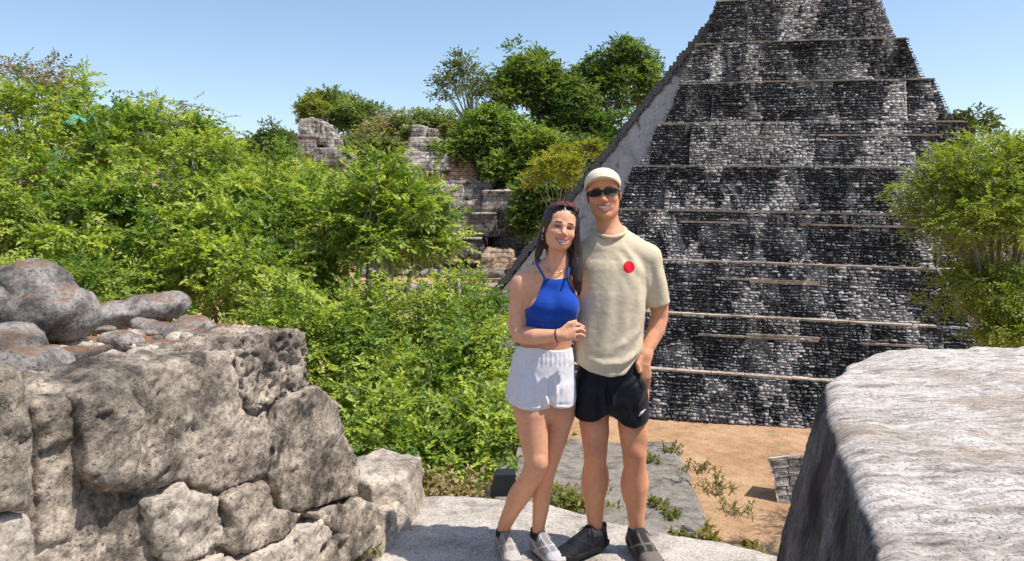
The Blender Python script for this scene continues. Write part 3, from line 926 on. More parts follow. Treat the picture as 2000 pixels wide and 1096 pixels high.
# terraces stepping down to the court
t = ruin('stone_terraces', 900, 520, 74, 'grey stone terraces stepping down to the dry court below the mound ruin', 'terrace')
ruin_block(t, 795, 905, 359, 392, 77.2, 8, 'terrace_wall', (1.25, 1.2, 1.12), .1)
ruin_block(t, 842, 960, 352, 392, 77.6, 8, 'terrace_wall', (.55, .55, .57), .25, rough=.25)
ruin_block(t, 800, 900, 390, 446, 76.2, 8, 'terrace_wall', (1.5, 1.3, 1.15), .06)
ruin_block(t, 856, 922, 392, 455, 75.9, 8, 'terrace_wall', (.95, .9, .85), .12, rough=.3)
ruin_block(t, 915, 945, 390, 420, 76, 8, 'terrace_wall', (1.2, 1.05, .95), .06)
ruin_block(t, 820, 856, 452, 505, 75, 8, 'stair_block', (1.6, 1.45, 1.35), .03)
ruin_block(t, 853, 905, 455, 502, 75.0, 8, 'stair_block', (1.0, .95, .9), .03)
ruin_block(t, 856, 912, 455, 461, 74.7, 1.2, 'coping', (1.8, 1.75, 1.65), .02, rough=.08)
t2 = ruin('corner_pier', 945, 505, 73, 'dark three-step masonry corner buttress with pale copings beside the far terraces', 'buttress')
ruin_block(t2, 944, 1010, 374, 415, 75.5, 6, 'buttress_step', (.95, .92, .86), .1, rough=.2)
ruin_block(t2, 940, 1012, 371, 377, 75.2, 6.4, 'coping', (1.6, 1.5, 1.4), .02, rough=.1)
ruin_block(t2, 921, 968, 418, 464, 74.3, 6, 'buttress_step', (.6, .58, .55), .12, rough=.16)
ruin_block(t2, 918, 970, 415, 420, 74.0, 6.4, 'coping', (1.5, 1.45, 1.35), .02, rough=.1)
ruin_block(t2, 880, 944, 468, 505, 73.2, 6, 'buttress_step', (.55, .54, .52), .14, rough=.16)
ruin_block(t2, 884, 942, 464, 469, 73.0, 6.4, 'coping', (1.4, 1.45, 1.25), .02, rough=.1)
ruin_block(t2, 962, 1090, 405, 520, 75.5, 8, 'side_wall', (.45, .44, .44), .04, rough=.3)
t3 = ruin('rubble_heap', 968, 525, 70, 'brown rubble heap beside the dark pyramid stair', 'rubble')
ruin_block(t3, 950, 998, 488, 528, 70, 3, 'heap', (1.15, .9, .7), .45, rough=.5)
# low steps of the court, seen as grey lines across the dry ground
for k, (pyb, Y) in enumerate([(536, 66), (566, 58)]):
    t = ruin('court_step', 900, pyb, Y, ['long grey kerb step across the court below the dark buttress', 'long grey kerb step nearer the pyramid stair across the dry court'][k], 'step')
    ruin_block(t, 700, 985, pyb - 9, pyb + 8, Y, 1.2, 'kerb', (.9, .88, .85), .02, rough=.08)
# ------------------------------------------------------------------ vegetation
def leaf_material(name, translucency=.45):
    m, nt, b, out = new_mat(name); g = NT(nt)
    c = g.attr()
    b.inputs['Roughness'].default_value = .5; b.inputs['Specular IOR Level'].default_value = .3
    g.link(c, b.inputs['Base Color'])
    t = g.n('BsdfTranslucent')
    g.link(g.mix(1.0, c, (1.5, 1.6, .55), 'MULTIPLY'), t.inputs['Color'])
    mx = g.n('MixShader'); mx.inputs[0].default_value = translucency
    g.link(b.outputs[0], mx.inputs[1]); g.link(t.outputs[0], mx.inputs[2]); g.link(mx.outputs[0], out.inputs[0])
    return m
def bark_material(name, a, b_):
    m, nt, b, out = new_mat(name); g = NT(nt)
    n = g.noise(g.mapping(g.pos(), (6, 6, 1.5)), 3, 6, .7)
    g.link(g.ramp(n, [(.35, a), (.65, b_)]), b.inputs['Base Color']); b.inputs['Roughness'].default_value = .9
    g.link(g.bump(n, .8, .02), b.inputs['Normal'])
    return m
M['leaf'] = leaf_material('leaf_green', .36)
M['bark'] = bark_material('grey_bark', (.12, .1, .08), (.30, .26, .21))
M['bark_pale'] = bark_material('pale_bark', (.22, .19, .16), (.45, .41, .36))
M['bark_red'] = bark_material('reddish_bark', (.16, .05, .035), (.30, .11, .08))

def unit(a): return a / (np.linalg.norm(a, axis=-1, keepdims=True) + 1e-9)
def leaves_mesh(base, direc, nrm, length, width, cols, fold=.25):
    """one folded four-sided leaf per row"""
    d = unit(direc); s = unit(np.cross(d, nrm)); n = np.cross(s, d)
    L = length[:, None]; W = width[:, None]
    p0 = base; p2 = base + d * L - n * L * .12
    pm = base + d * L * .45
    p1 = pm + s * W * .5 + n * W * fold; p3 = pm - s * W * .5 + n * W * fold
    V = np.stack([p0, p1, p2, p3], 1).reshape(-1, 3)
    k = len(base)
    F = np.arange(4 * k).reshape(k, 4)
    T = np.concatenate([F[:, [0, 1, 2]], F[:, [0, 2, 3]]])
    return V, T, np.repeat(cols, 4, 0)
def clump_points(r, c, rad, n, shell=.55, flat=1.0, top=.0):
    p = unit(r.normal(size=(n, 3)))
    p[:, 2] = np.where(p[:, 2] < -.3, -p[:, 2] * r.random(n), p[:, 2])
    q = (shell + (1 - shell) * r.random(n)) ** .8
    return np.asarray(c) + p * q[:, None] * np.asarray(rad)
def make_tree(name, foot, crown, rad, nclump, clump_r, nspray, label, cat='tree', group=None, leaf_len=.085, leaf_w=.038, leaflets=9, spray_len=.34, col=(.10, .17, .035), col2=(.20, .26, .05), seed=0, bark='bark', trunk_r=.16, droop=.25, extra=(), lower=.0, nlimb=7, jit=.45, col_jit=.25):
    r = np.random.default_rng(seed)
    foot = np.asarray(foot, float); crown = np.asarray(crown, float)
    t = thing(name, tuple(float(q) for q in foot), label, cat, group)
    CC = clump_points(r, crown, rad, nclump)
    for (c2, r2, n2) in extra:
        CC = np.concatenate([CC, clump_points(r, c2, r2, n2)])
    # uneven outline: push clumps in and out
    CC = CC + unit(CC - crown) * (noise(CC, 1.1 / max(.5, min(rad)), seed, 2) * jit * 2)[:, None]
    # trunk and limbs
    mb = MB()
    fork = foot + (crown - foot) * .55 + np.array([r.normal(0, .15), r.normal(0, .15), 0])
    ts = np.linspace(0, 1, 7)[:, None]
    bend = np.sin(ts * 3.1) * np.array([[r.normal(0, .25), r.normal(0, .25), 0]])
    mb.tube(foot + (fork - foot) * ts + bend, np.linspace(trunk_r, trunk_r * .62, 7), 8)
    ends = CC[r.choice(len(CC), min(nlimb, len(CC)), replace=False)]
    limbs = []
    for e in ends:
        mid = fork + (e - fork) * .5 + np.array([r.normal(0, .2), r.normal(0, .2), .12 * np.linalg.norm(e - fork)])
        tt = np.linspace(0, 1, 6)[:, None]
        pts = (1 - tt) ** 2 * fork + 2 * tt * (1 - tt) * mid + tt ** 2 * e
        limbs.append(pts)
        mb.tube(pts, np.linspace(trunk_r * .42, trunk_r * .10, 6), 6)
    L = np.concatenate(limbs)
    for c in CC:
        a = L[np.argmin(np.linalg.norm(L - c, axis=1) + .3 * (L[:, 2] > c[2]))]
        mid = (a + c) / 2 + r.normal(0, .10, 3) * np.linalg.norm(c - a)
        mb.tube([a, mid, c], [trunk_r * .12, trunk_r * .08, trunk_r * .04], 4, cap=False)
    mb.build('trunk', M[bark], t, smooth=True).location = tuple(-foot)
    # sprays of leaflets
    ns = len(CC) * nspray
    ci = np.repeat(np.arange(len(CC)), nspray)
    cr = clump_r * (0.7 + .6 * r.random(len(CC)))
    off = unit(r.normal(size=(ns, 3))) * (r.random(ns) ** .5)[:, None] * cr[ci][:, None] * np.array([1, 1, .62])
    sb = CC[ci] + off
    sd = unit(off * np.array([1, 1, .5]) / clump_r + r.normal(0, .5, (ns, 3)) + unit(CC[ci] - crown) * .5)
    sd[:, 2] -= droop * r.random(ns)
    sd = unit(sd)
    sn = unit(np.array([0, 0, 1.0]) + r.normal(0, .35, (ns, 3)))
    ss = unit(np.cross(sd, sn))
    sl_ = spray_len * (.65 + .7 * r.random(ns))
    k = np.arange(leaflets)
    tpos = (k + .6) / leaflets
    side = np.where(k % 2 == 0, 1.0, -1.0)
    base = sb[:, None] + sd[:, None] * (sl_[:, None] * tpos)[..., None]
    base[..., 2] -= (droop * .5 * sl_[:, None] * tpos ** 2)
    ld = sd[:, None] * .75 + ss[:, None] * side[None, :, None] * .9 + r.normal(0, .22, (ns, leaflets, 3))
    ld[:, -1] = sd + r.normal(0, .15, (ns, 3))
    nn = np.repeat(sn[:, None], leaflets, 1) + r.normal(0, .35, (ns, leaflets, 3))
    m = ns * leaflets
    mixv = np.clip(.5 + col_jit * r.normal(size=len(CC))[ci][:, None] + .22 * r.normal(size=(ns, 1)) + .15 * r.normal(size=(ns, leaflets)), 0, 1).reshape(-1, 1)
    cols = np.asarray(col) * (1 - mixv) + np.asarray(col2) * mixv
    V, T, C = leaves_mesh(base.reshape(-1, 3), ld.reshape(-1, 3), nn.reshape(-1, 3), leaf_len * (.6 + .8 * r.random(m)), leaf_w * (.7 + .6 * r.random(m)), cols)
    o = mesh_obj('crown', V, T, M['leaf'], t, cols=C)
    o.location = tuple(-foot)
    return t

def near_tree(i, px, py, Y, rad, ncl, label, seed, **kw):
    c = at(px, py, Y)
    foot = (c[0] + kw.pop('fx', 0), c[1] + kw.pop('fy', 0), PLAZA - .1)
    return make_tree('leafy_tree', foot, c, rad, ncl, kw.pop('cr', .42), kw.pop('nsp', 26), label, 'tree', 'light green trees below the terrace', seed=seed, **kw)
NEAR = [
    (800, 800, 8.0, (.62, 1.0, .62), 46, 'light green bushy tree filling the gap right behind the far end of the ruined wall', dict()),
    (905, 745, 8.6, (.50, .9, .62), 38, 'light green tree whose leaves touch the bare arm and white shorts of the woman', dict()),
    (680, 690, 9.2, (.85, 1.0, .75), 52, 'light green tree standing behind the deeply pitted block of the wall', dict()),
    (752, 470, 11.0, (.74, 1.2, 1.15), 74, 'rounded light green tree in front of the far terraces and mound ruin', dict()),
    (625, 430, 12.5, (1.1, 1.4, .80), 66, 'light green tree whose top hides the foot of the pale temple ruin', dict()),
    (490, 560, 10.5, (1.1, 1.3, 1.1), 70, 'light green tree behind the flat slab on the wall top', dict()),
    (370, 430, 12.0, (1.4, 1.4, 1.05), 80, 'broad light green tree whose top dips towards the pale temple ruin', dict()),
    (215, 480, 11.0, (1.1, 1.3, .9), 60, 'light green tree behind the large rounded boulder', dict()),
    (270, 300, 16.0, (2.0, 1.8, 1.1), 95, 'tall light green tree whose loose twigs stand against the open sky', dict()),
    (80, 305, 14.5, (1.9, 1.8, 1.2), 95, 'tall light green tree with turquoise tarpaulin showing through its leaves', dict()),
    (40, 430, 11.5, (1.0, 1.4, .9), 54, 'light green tree with reddish trunk beside the large rounded boulder', dict(bark='bark_red')),
    (490, 360, 17.0, (1.6, 1.8, .65), 60, 'light green tree with a pointed spray on top, left of the pale temple ruin', dict()),
    (845, 890, 6.6, (.34, .5, .30), 24, 'light green bush just below the platform edge between the end block and the black box', dict()),
    (945, 850, 7.0, (.34, .6, .42), 28, 'light green bush behind the legs of the woman', dict()),
    (740, 880, 7.0, (.40, .6, .34), 26, 'light green bush right behind the squared end block of the wall', dict()),
    (890, 640, 9.6, (.42, .9, .5), 26, 'light green slim tree in front of the foot of the pyramid stair', dict()),
    (150, 560, 9.6, (.9, .9, .5), 44, 'light green bush in the gap between the large boulder and the long flat slab', dict()),
    (570, 690, 8.8, (.6, .9, .6), 32, 'light green low tree just behind the pitted top block of the wall', dict()),
]
for i, (px, py, Y, rad, ncl, lab, kw) in enumerate(NEAR):
    near_tree(i, px, py, Y, rad, ncl, lab, 900 + i, nlimb=8, bark=kw.get('bark', 'bark_pale' if i % 3 == 0 else 'bark'), leaf_len=.066 if Y < 10 else .084, leaf_w=.038 if Y < 10 else .048, leaflets=9, spray_len=.25, cr=.29, nsp=26, col=(.09, .17, .034), col2=(.41, .47, .095), jit=.34, col_jit=.38)
# brownish half-bare tree on the skyline
c = at(45, 165, 19)
make_tree('half_bare_tree', (c[0], c[1], PLAZA), c, (1.1, 1.0, .5), 40, .4, 9, 'half bare greyish brown tree on the skyline above the green trees', seed=950, col=(.17, .13, .08), col2=(.22, .2, .06), leaf_len=.1, leaf_w=.045, spray_len=.4, nlimb=14, bark='bark_pale')
c = at(330, 235, 20)
make_tree('half_bare_tree', (c[0], c[1], PLAZA), c, (1.2, 1.0, .45), 30, .4, 6, 'small twiggy grey brown tree top showing behind the tall light green tree', seed=951, col=(.17, .14, .08), col2=(.16, .2, .05), leaf_len=.1, leaf_w=.045, spray_len=.4, nlimb=12, bark='bark_pale')
# turquoise tarpaulins showing between the leaves
M['tarp'] = plain('turquoise_tarpaulin', (.08, .27, .23), .6, .3, var=.2)
for (px, py, Y, w, h, lab) in [(150, 232, 14.0, .26, .08, 'crumpled turquoise tarpaulin high among the leaves'), (55, 318, 13.3, .5, .18, 'larger turquoise tarpaulin low among the leaves of the tall tree')]:
    c = at(px, py, Y)
    n_ = 9
    uu, vv = np.meshgrid(np.linspace(-1, 1, n_), np.linspace(-1, 1, n_), indexing='ij')
    Vt = np.stack([uu.ravel() * w, .10 * np.sin(uu.ravel() * 5) + vv.ravel() * .25, vv.ravel() * h + .06 * np.cos(uu.ravel() * 4 + vv.ravel() * 3)], 1) + c
    ii = np.arange(n_ * n_).reshape(n_, n_)
    Ft = np.stack([ii[:-1, :-1].ravel(), ii[1:, :-1].ravel(), ii[1:, 1:].ravel(), ii[:-1, 1:].ravel()], 1)
    o = mesh_obj('tarpaulin', Vt, Ft, M['tarp'], None, tuple(c), True)
    md = o.modifiers.new('thickness', 'SOLIDIFY'); md.thickness = .006
    tag(o, lab, 'tarpaulin')
# sparse yellow-green tree on the right, in front of the pyramid corner
c = at(1925, 440, 15.5)
make_tree('sparse_tree', (c[0] + 1.6, c[1] + .5, PLAZA), c, (1.4, 1.2, 1.8), 105, .36, 20, 'sparse yellow green tree with dark limbs in front of the pyramid corner', seed=960,
          col=(.14, .20, .03), col2=(.30, .33, .06), leaf_len=.085, leaf_w=.045, nlimb=16, bark='bark', trunk_r=.2, extra=((at(1935, 590, 15), (.95, .8, .75), 44), (at(1990, 310, 16), (.7, .8, .6), 22), (at(1975, 660, 14.5), (.6, .6, .4), 22)))
c = at(1960, 520, 18)
make_tree('twiggy_tree', (c[0] + 1, c[1], PLAZA), c, (1.6, 1.3, 2.0), 70, .4, 5, 'twiggy grey brown tree behind the sparse yellow green tree', seed=961, col=(.19, .16, .1), col2=(.25, .25, .06), leaf_len=.07, leaf_w=.03, nlimb=22, bark='bark_pale', trunk_r=.24)
# far trees
FAR = [
    (1035, 190, 92, (5.2, 4, 5.6), 'dense_tree', 'dense dark green tree with high rounded crown behind the far terraces', (.035, .06, .016), (.10, .125, .03), 120),
    (1105, 250, 90, (4.0, 4, 6.0), 'dense_tree', 'dark green tree between the high rounded crown and the pyramid stair', (.03, .055, .016), (.085, .115, .03), 100),
    (1215, 190, 94, (6.0, 4, 6.6), 'dense_tree', 'tall dark green tree rising right behind the white stair flank', (.028, .05, .014), (.09, .12, .03), 150),
    (1180, 300, 88, (4.0, 4, 4.0), 'dense_tree', 'dark green tree low behind the white stair flank', (.03, .055, .016), (.07, .105, .028), 90),
    (640, 222, 108, (4.6, 4, 3.0), 'dense_tree', 'olive green round tree behind the pale temple ruin', (.06, .08, .02), (.14, .15, .035), 80),
    (700, 250, 104, (3.4, 4, 3.8), 'dense_tree', 'grey green tree between the temple ruin and the mound ruin', (.045, .07, .025), (.10, .125, .045), 70),
    (765, 268, 100, (3.4, 4, 2.8), 'twiggy_tree', 'grey brown dry tree between the temple ruin and the mound ruin', (.12, .105, .07), (.16, .15, .08), 60),
    (545, 290, 100, (3.6, 4, 2.0), 'dense_tree', 'dark green tree left of the pale temple ruin', (.035, .055, .02), (.075, .1, .03), 50),
    (850, 258, 98, (4.5, 4, 2.2), 'dense_tree', 'grey green tree behind the stub tower of the mound ruin', (.06, .075, .03), (.11, .13, .05), 60),
    (960, 275, 82, (3.6, 3, 3.6), 'dense_tree', 'mid green bushy tree above the collapsed brown fill', (.05, .085, .02), (.11, .15, .035), 90),
    (1040, 320, 80, (3.6, 3, 4.2), 'dense_tree', 'mid green tree with pale limbs over the dark terrace wall', (.05, .08, .02), (.12, .15, .035), 90),
    (1000, 352, 79, (2.6, 2.2, 2.2), 'dense_tree', 'green bush in front of the pale limbed tree over the buttress', (.05, .08, .02), (.11, .14, .035), 55),
    (1075, 392, 73, (2.2, 2.0, 2.4), 'dense_tree', 'dark green bush low against the dark pyramid stair', (.04, .065, .018), (.09, .125, .03), 55),
    (1035, 440, 73, (1.2, 1.5, 2.2), 'dense_tree', 'dark ivy-like bush hanging on the dark side wall', (.03, .05, .016), (.07, .1, .028), 36),
    (1130, 330, 84, (3.0, 3, 3.2), 'dense_tree', 'mid green tree behind the yellow green shrub', (.04, .07, .02), (.1, .13, .035), 70),
    (725, 300, 92, (3.6, 3, 2.0), 'twiggy_tree', 'low grey green thicket below the gap of the two ruins', (.06, .075, .035), (.12, .13, .06), 60),
    (905, 310, 81, (2.6, 2.5, 1.9), 'dense_tree', 'low green bush hanging over the brown fill', (.05, .08, .02), (.1, .13, .03), 45),
]
for i, (px, py, Y, rad, nm, lab, c1, c2, ncl) in enumerate(FAR):
    c = at(px, py, Y)
    zf = heights(np.array([c[0]]), np.array([c[1]]))[0] - .3
    make_tree(nm, (c[0], c[1], zf), c, rad, ncl, 1.05, 26, lab, 'tree', 'trees on the hill behind the ruins', seed=970 + i, leaf_len=.42, leaf_w=.26, leaflets=5, spray_len=.8, col=tuple(1.9 * q for q in c1), col2=tuple(2.4 * q for q in c2), trunk_r=.35, nlimb=9, jit=.9, bark='bark_pale' if i in (9, 10) else 'bark', col_jit=.3)
c = at(905, 180, 86)
make_tree('airy_tree', (c[0] + 2.2, c[1], 4), c, (3.2, 3, 4.2), 60, .8, 9, 'airy pale tree with open branches against the sky beside the high rounded crown', 'tree', 'trees on the hill behind the ruins', seed=990, leaf_len=.36, leaf_w=.22, leaflets=5, spray_len=.8, col=(.08, .11, .035), col2=(.16, .19, .06), trunk_r=.3, nlimb=22, jit=.9, bark='bark_pale')
c = at(1085, 345, 62)
make_tree('yellow_shrub', (c[0] + .6, c[1], -4.4), c, (2.2, 1.6, 2.6), 50, .55, 16, 'bright yellow green shrub tree against the pyramid stair', 'tree', seed=991, leaf_len=.24, leaf_w=.15, leaflets=5, spray_len=.5, col=(.17, .2, .03), col2=(.36, .34, .05), trunk_r=.14, nlimb=14, bark='bark_pale', extra=((at(1150, 300, 64), (1.3, 1, 1.0), 16),))
c = at(1885, 250, 60)
make_tree('dense_tree', (c[0], c[1], -4), c, (2.0, 2, 1.2), 30, .7, 20, 'small dark tree top showing over the right corner of the pyramid', 'tree', seed=992, leaf_len=.3, leaf_w=.2, leaflets=5, spray_len=.6, col=(.04, .06, .02), col2=(.1, .12, .04), nlimb=8)
# a wooded hill far behind everything so that the horizon is closed by trees
def far_wood():
    r = np.random.default_rng(4)
    n_ = 16000
    x = r.uniform(-260, 260, n_); y = r.uniform(135, 260, n_)
    z = heights(x, y) + r.uniform(0, 5.0, n_)
    P = np.stack([x, y, z], 1)
    P[:, 2] += 2.0 * noise(P, .12, 8, 2)
    mixv = np.clip(.5 + noise(P, .1, 3, 2)[:, None] + .2 * r.normal(size=(n_, 1)), 0, 1)
    cols = np.array([.035, .055, .02]) * (1 - mixv) + np.array([.10, .12, .04]) * mixv
    V, T, C = leaves_mesh(P, r.normal(size=(n_, 3)), r.normal(0, .5, (n_, 3)) + np.array([0, 0, 1.]), r.uniform(1.5, 3, n_), r.uniform(1.2, 2.2, n_), cols)
    o = mesh_obj('far_wood', V, T, M['leaf'], cols=C)
    tag(o, 'far wooded hill behind the ruins', 'wood', kind='stuff')
far_wood()

# weeds at the platform edge and dry shrubs
def weed(px, py, Y, h, n_, label, cat='weed', group=None, c1=(.12, .17, .04), c2=(.26, .24, .08), ll=.05, z=None, spread=.8, seed=0, name='weed'):
    p = at(px, py, Y)
    r = np.random.default_rng(seed)
    t = thing(name, (float(p[0]), float(p[1]), float(p[2])), label, cat, group)
    mb = MB()
    tips = []
    for _ in range(n_):
        d = np.array([r.normal(0, spread), r.normal(0, spread), 1.0]); d /= np.linalg.norm(d)
        L = h * r.uniform(.5, 1.1)
        q = np.array([r.normal(0, h * .35), r.normal(0, h * .35), -.02])
        mid = q + d * L * .6; end = q + d * L + np.array([d[0], d[1], -.3]) * L * .25
        mb.tube([q, mid, end], [.004 * h / .2, .003 * h / .2, .0015 * h / .2], 4, cap=False)
        for s in np.linspace(.25, 1, 7):
            tips.append((q + (mid - q) * min(1, s * 1.6) if s < .62 else mid + (end - mid) * (s - .62) / .38, d))
    mb.build('stems', plain('dry_stem', (.25, .2, .1), .9), t)
    B = np.repeat(np.array([a for a, _ in tips]), 3, 0); D = np.repeat(np.array([b for _, b in tips]), 3, 0)
    m = len(B)
    mv = np.clip(r.normal(.5, .3, (m, 1)), 0, 1)
    V, T, C = leaves_mesh(B, D * .5 + r.normal(0, .8, (m, 3)), r.normal(0, .4, (m, 3)) + np.array([0, 0, 1.]), ll * r.uniform(.5, 1.2, m), ll * .45 * r.uniform(.6, 1.2, m), np.array(c1) * (1 - mv) + np.array(c2) * mv)
    mesh_obj('leaves', V, T, M['leaf'], t, cols=C)
    return t
weed(1100, 1000, 4.55, .20, 34, 'low green and straw weed clump growing at the platform edge between the pair', seed=1)
weed(1125, 990, 4.9, .18, 24, 'thin straw-coloured weed tuft just behind the platform edge', seed=2, c1=(.2, .18, .07), c2=(.3, .25, .12))
weed(1390, 1062, 4.3, .12, 16, 'yellow green weed clump at the platform edge right of the man', seed=3, c1=(.16, .17, .04), c2=(.32, .26, .08))
weed(1470, 1085, 4.1, .10, 12, 'small dry weed at the platform edge beside the massive block', seed=4, c1=(.2, .16, .05), c2=(.34, .26, .1))
weed(1330, 1052, 4.35, .07, 8, 'tiny green weed at the platform edge near the foot of the man', seed=5)
weed(840, 968, 4.7, .22, 30, 'pale dry grass clump behind the squared end block of the wall', seed=6, c1=(.3, .24, .13), c2=(.4, .33, .18))
weed(905, 968, 4.7, .18, 26, 'pale dry grass clump between the end block and the black box', seed=7, c1=(.32, .25, .14), c2=(.42, .34, .2))
weed(690, 1075, 3.62, .09, 18, 'small green weed at the foot of the ruined wall', seed=8, c1=(.14, .17, .05), c2=(.28, .26, .1))
for k, (px, py, lab) in enumerate([(1292, 985, 'round green weed cushion on the flat grey terrace top'), (1312, 1010, 'straggling weed by the edge of the flat grey terrace top'), (1310, 880, 'pale weed at the far corner of the grey terrace top'), (1272, 900, 'small weed in the middle of the grey terrace top')]):
    p = on_z(px, py, LT + .02)
    weed(px, py, p[1], .16, 12, lab, seed=20 + k, ll=.06)
for k, (px, py, s, lab) in enumerate([(1400, 960, .3, 'low dry bush on the bank below the platform'), (1440, 1005, .3, 'straw coloured bush on the bank near the massive block'), (1365, 920, .28, 'dusty green bush beside the grey terrace corner')]):
    p = at(px, py, 9.5)
    weed(px, py, 9.5 + k, s, 16, lab, 'bush', seed=30 + k, ll=.06, c1=(.20, .17, .08), c2=(.36, .28, .15), name='dry_bush')
# ------------------------------------------------------------------ people
def proj(V):
    d = V - np.array([0, 0, CAMZ])
    f = d[:, 1] * CP - d[:, 2] * SP; u = d[:, 1] * SP + d[:, 2] * CP
    return 1000 + FPX * d[:, 0] / f, 548 - FPX * u / f
def skin_material(name):
    m, nt, b, out = new_mat(name); g = NT(nt)
    P = g.obj()
    n = g.noise(P, 45, 4, .6)
    c = g.mix(1.0, g.attr(), g.ramp(n, [(.3, .9), (.7, 1.06)]), 'MULTIPLY')
    g.link(c, b.inputs['Base Color']); b.inputs['Roughness'].default_value = .52; b.inputs['Specular IOR Level'].default_value = .35
    b.inputs['Subsurface Weight'].default_value = .18
    b.inputs['Subsurface Radius'].default_value = (.012, .005, .003); b.inputs['Subsurface Scale'].default_value = .6
    g.link(g.bump(g.noise(P, 160, 3), .25, .002), b.inputs['Normal'])
    return m
def cloth_material(name, rough=.9, weave=420, sheen=.15, bumpd=.0012):
    m, nt, b, out = new_mat(name); g = NT(nt)
    P = g.obj()
    c = g.mix(1.0, g.attr(), g.ramp(g.noise(P, 90, 3), [(.3, .93), (.7, 1.05)]), 'MULTIPLY')
    g.link(c, b.inputs['Base Color']); b.inputs['Roughness'].default_value = rough; b.inputs['Specular IOR Level'].default_value = .2
    b.inputs['Sheen Weight'].default_value = sheen
    g.link(g.bump(g.math('ADD', g.noise(P, weave, 2), g.math('MULTIPLY', g.noise(P, 22, 3), 3.0)), .6, bumpd), b.inputs['Normal'])
    return m
M['skin'] = skin_material('skin')
M['shoe'] = cloth_material('shoe_mesh', .75, 300, 0.0, .002)
M['cloth'] = cloth_material('cotton')
M['nylon'] = cloth_material('nylon', .55, 500, .05, .002)
M['hair'] = None
def hair_material():
    m, nt, b, out = new_mat('dark_brown_hair'); g = NT(nt)
    P = g.mapping(g.obj(), (1, 1, .06))
    n = g.noise(P, 260, 4, .7)
    c = g.mix(1.0, g.attr(), g.ramp(n, [(.35, .45), (.65, 1.5)]), 'MULTIPLY')
    g.link(c, b.inputs['Base Color']); b.inputs['Roughness'].default_value = .38; b.inputs['Specular IOR Level'].default_value = .5
    g.link(g.bump(n, .6, .002), b.inputs['Normal'])
    return m
M['hair'] = hair_material()
M['black_gloss'] = plain('black_gloss_plastic', (.004, .004, .005), .22, .35)
M['teeth'] = plain('teeth', (.72, .64, .54), .25, .5)
M['cap'] = cloth_material('cream_cotton', .9, 380, .1)

def frame(yaw, pitch, roll):
    """axes of a head: x to the image right, f forward (towards the camera at yaw 0), z up; roll > 0 turns counter-clockwise in the picture"""
    x, f, z = np.array([1., 0, 0]), np.array([0, -1., 0]), np.array([0, 0, 1.])
    cy, sy = math.cos(yaw), math.sin(yaw)              # yaw > 0: face turns to the image right
    x, f = cy * x - sy * f, cy * f + sy * x
    cp_, sp_ = math.cos(pitch), math.sin(pitch)        # pitch > 0: face up
    f, z = cp_ * f + sp_ * z, cp_ * z - sp_ * f
    cr, sr = math.cos(roll), math.sin(roll)
    x, z = cr * x + sr * z, cr * z - sr * x
    return np.stack([x, f, z], 1)

def add_head(G, O, A, s, female):
    """head prims; O = point midway between the eyes inside the head, A = axes"""
    w = lambda x, f, z: O + A @ (np.array([x, f, z]) * s)
    E = lambda c, r, k=.018: G.add(p_ell(w(*c), np.array(r) * s, A), k * s)
    jw = .82 if female else .90
    cz = .012 if female else -.003            # chin height
    nz = .006 if female else .002             # nose tip height
    E((0, -.014, .030), (.076, .096, .088))
    E((0, .030, .042), (.060, .052, .052), .03)
    E((0, .028, -.028), (.065 * (.97 if female else 1), .060, .072), .025)
    E((0, .026, -.074 + cz * .6), (.047 * jw, .052, .034), .03)
    jaw = [w(-.059 * jw, -.008, -.040), w(-.050 * jw, .012, -.078 + cz * .7), w(-.020 * jw, .058, -.102 + cz), w(.020 * jw, .058, -.102 + cz), w(.050 * jw, .012, -.078 + cz * .7), w(.059 * jw, -.008, -.040)]
    G.add(p_chain(jaw, np.array([.014, .015, .014, .014, .015, .014]) * s), .03 * s)
    E((0, .072, -.104 + cz), (.021 * jw, .015, .013), .02)
    for q in (-1, 1):
        E((q * .037, .062, -.030), (.023, .019, .019), .022)                      # smiling cheeks
        G.add(p_chain([w(q * .048, .066, .016), w(q * .030, .080, .021), w(q * .012, .083, .014)], np.array([.006, .008, .007]) * s), .016 * s)
        G.add(p_ell(w(q * .077, -.012, -.008), np.array([.008, .018, .030]) * s, A @ np.array(Euler((.15, 0, q * -.35)).to_matrix())), .010 * s)
        G.sub(p_ell(w(q * .085, -.008, -.004), np.array([.005, .009, .015]) * s, A), .006 * s)
        G.sub(p_ell(w(q * .031, .098, .001), np.array([.019, .020, .0105]) * s, A), .012 * s)
        E((q * .031, .071, .000), (.0135, .0125, .0105), .004)                    # eyeball with lids
    G.add(p_chain([w(0, .082, .010), w(0, .093, -.012), w(0, .107, -.034 + nz)], np.array([.0075, .0085, .0110 if female else .0125]) * s), .012 * s)
    E((0, .108, -.036 + nz), (.010, .009, .008), .008)
    for q in (-1, 1): E((q * .0125, .094, -.041 + nz), (.0085, .011, .0075), .008)
    # smile: lips around an open crescent
    mw = .030 if female else .0375; mh = 1.0 if female else 1.12
    def arc(z0, dz, f0, df, n_=7):
        out = []
        for i in range(n_):
            a = -1 + 2 * i / (n_ - 1)
            out.append(w(mw * a, f0 - df * a * a, z0 - dz * mh * (1 - a * a)))
        return out
    taper = lambda m_, e_: np.array([e_, .5 * (m_ + e_), .9 * m_, m_, .9 * m_, .5 * (m_ + e_), e_]) * s
    E((0, .066, -.066), (.036 if female else .041, .022, .021), .014)
    G.add(p_chain(arc(-.0540, .006, .0945, .021), taper(.0045, .003)), .005 * s)
    G.add(p_chain(arc(-.0560, .0255, .0925, .020), taper(.0056, .003)), .005 * s)
    G.sub(p_chain(arc(-.0550, .0150, .0985, .019), taper(.0078 * mh, .0022)), .003 * s)
    G.sub(p_chain(arc(-.0550, .0150, .0870, .019), taper(.0078 * mh, .0022)), .003 * s)
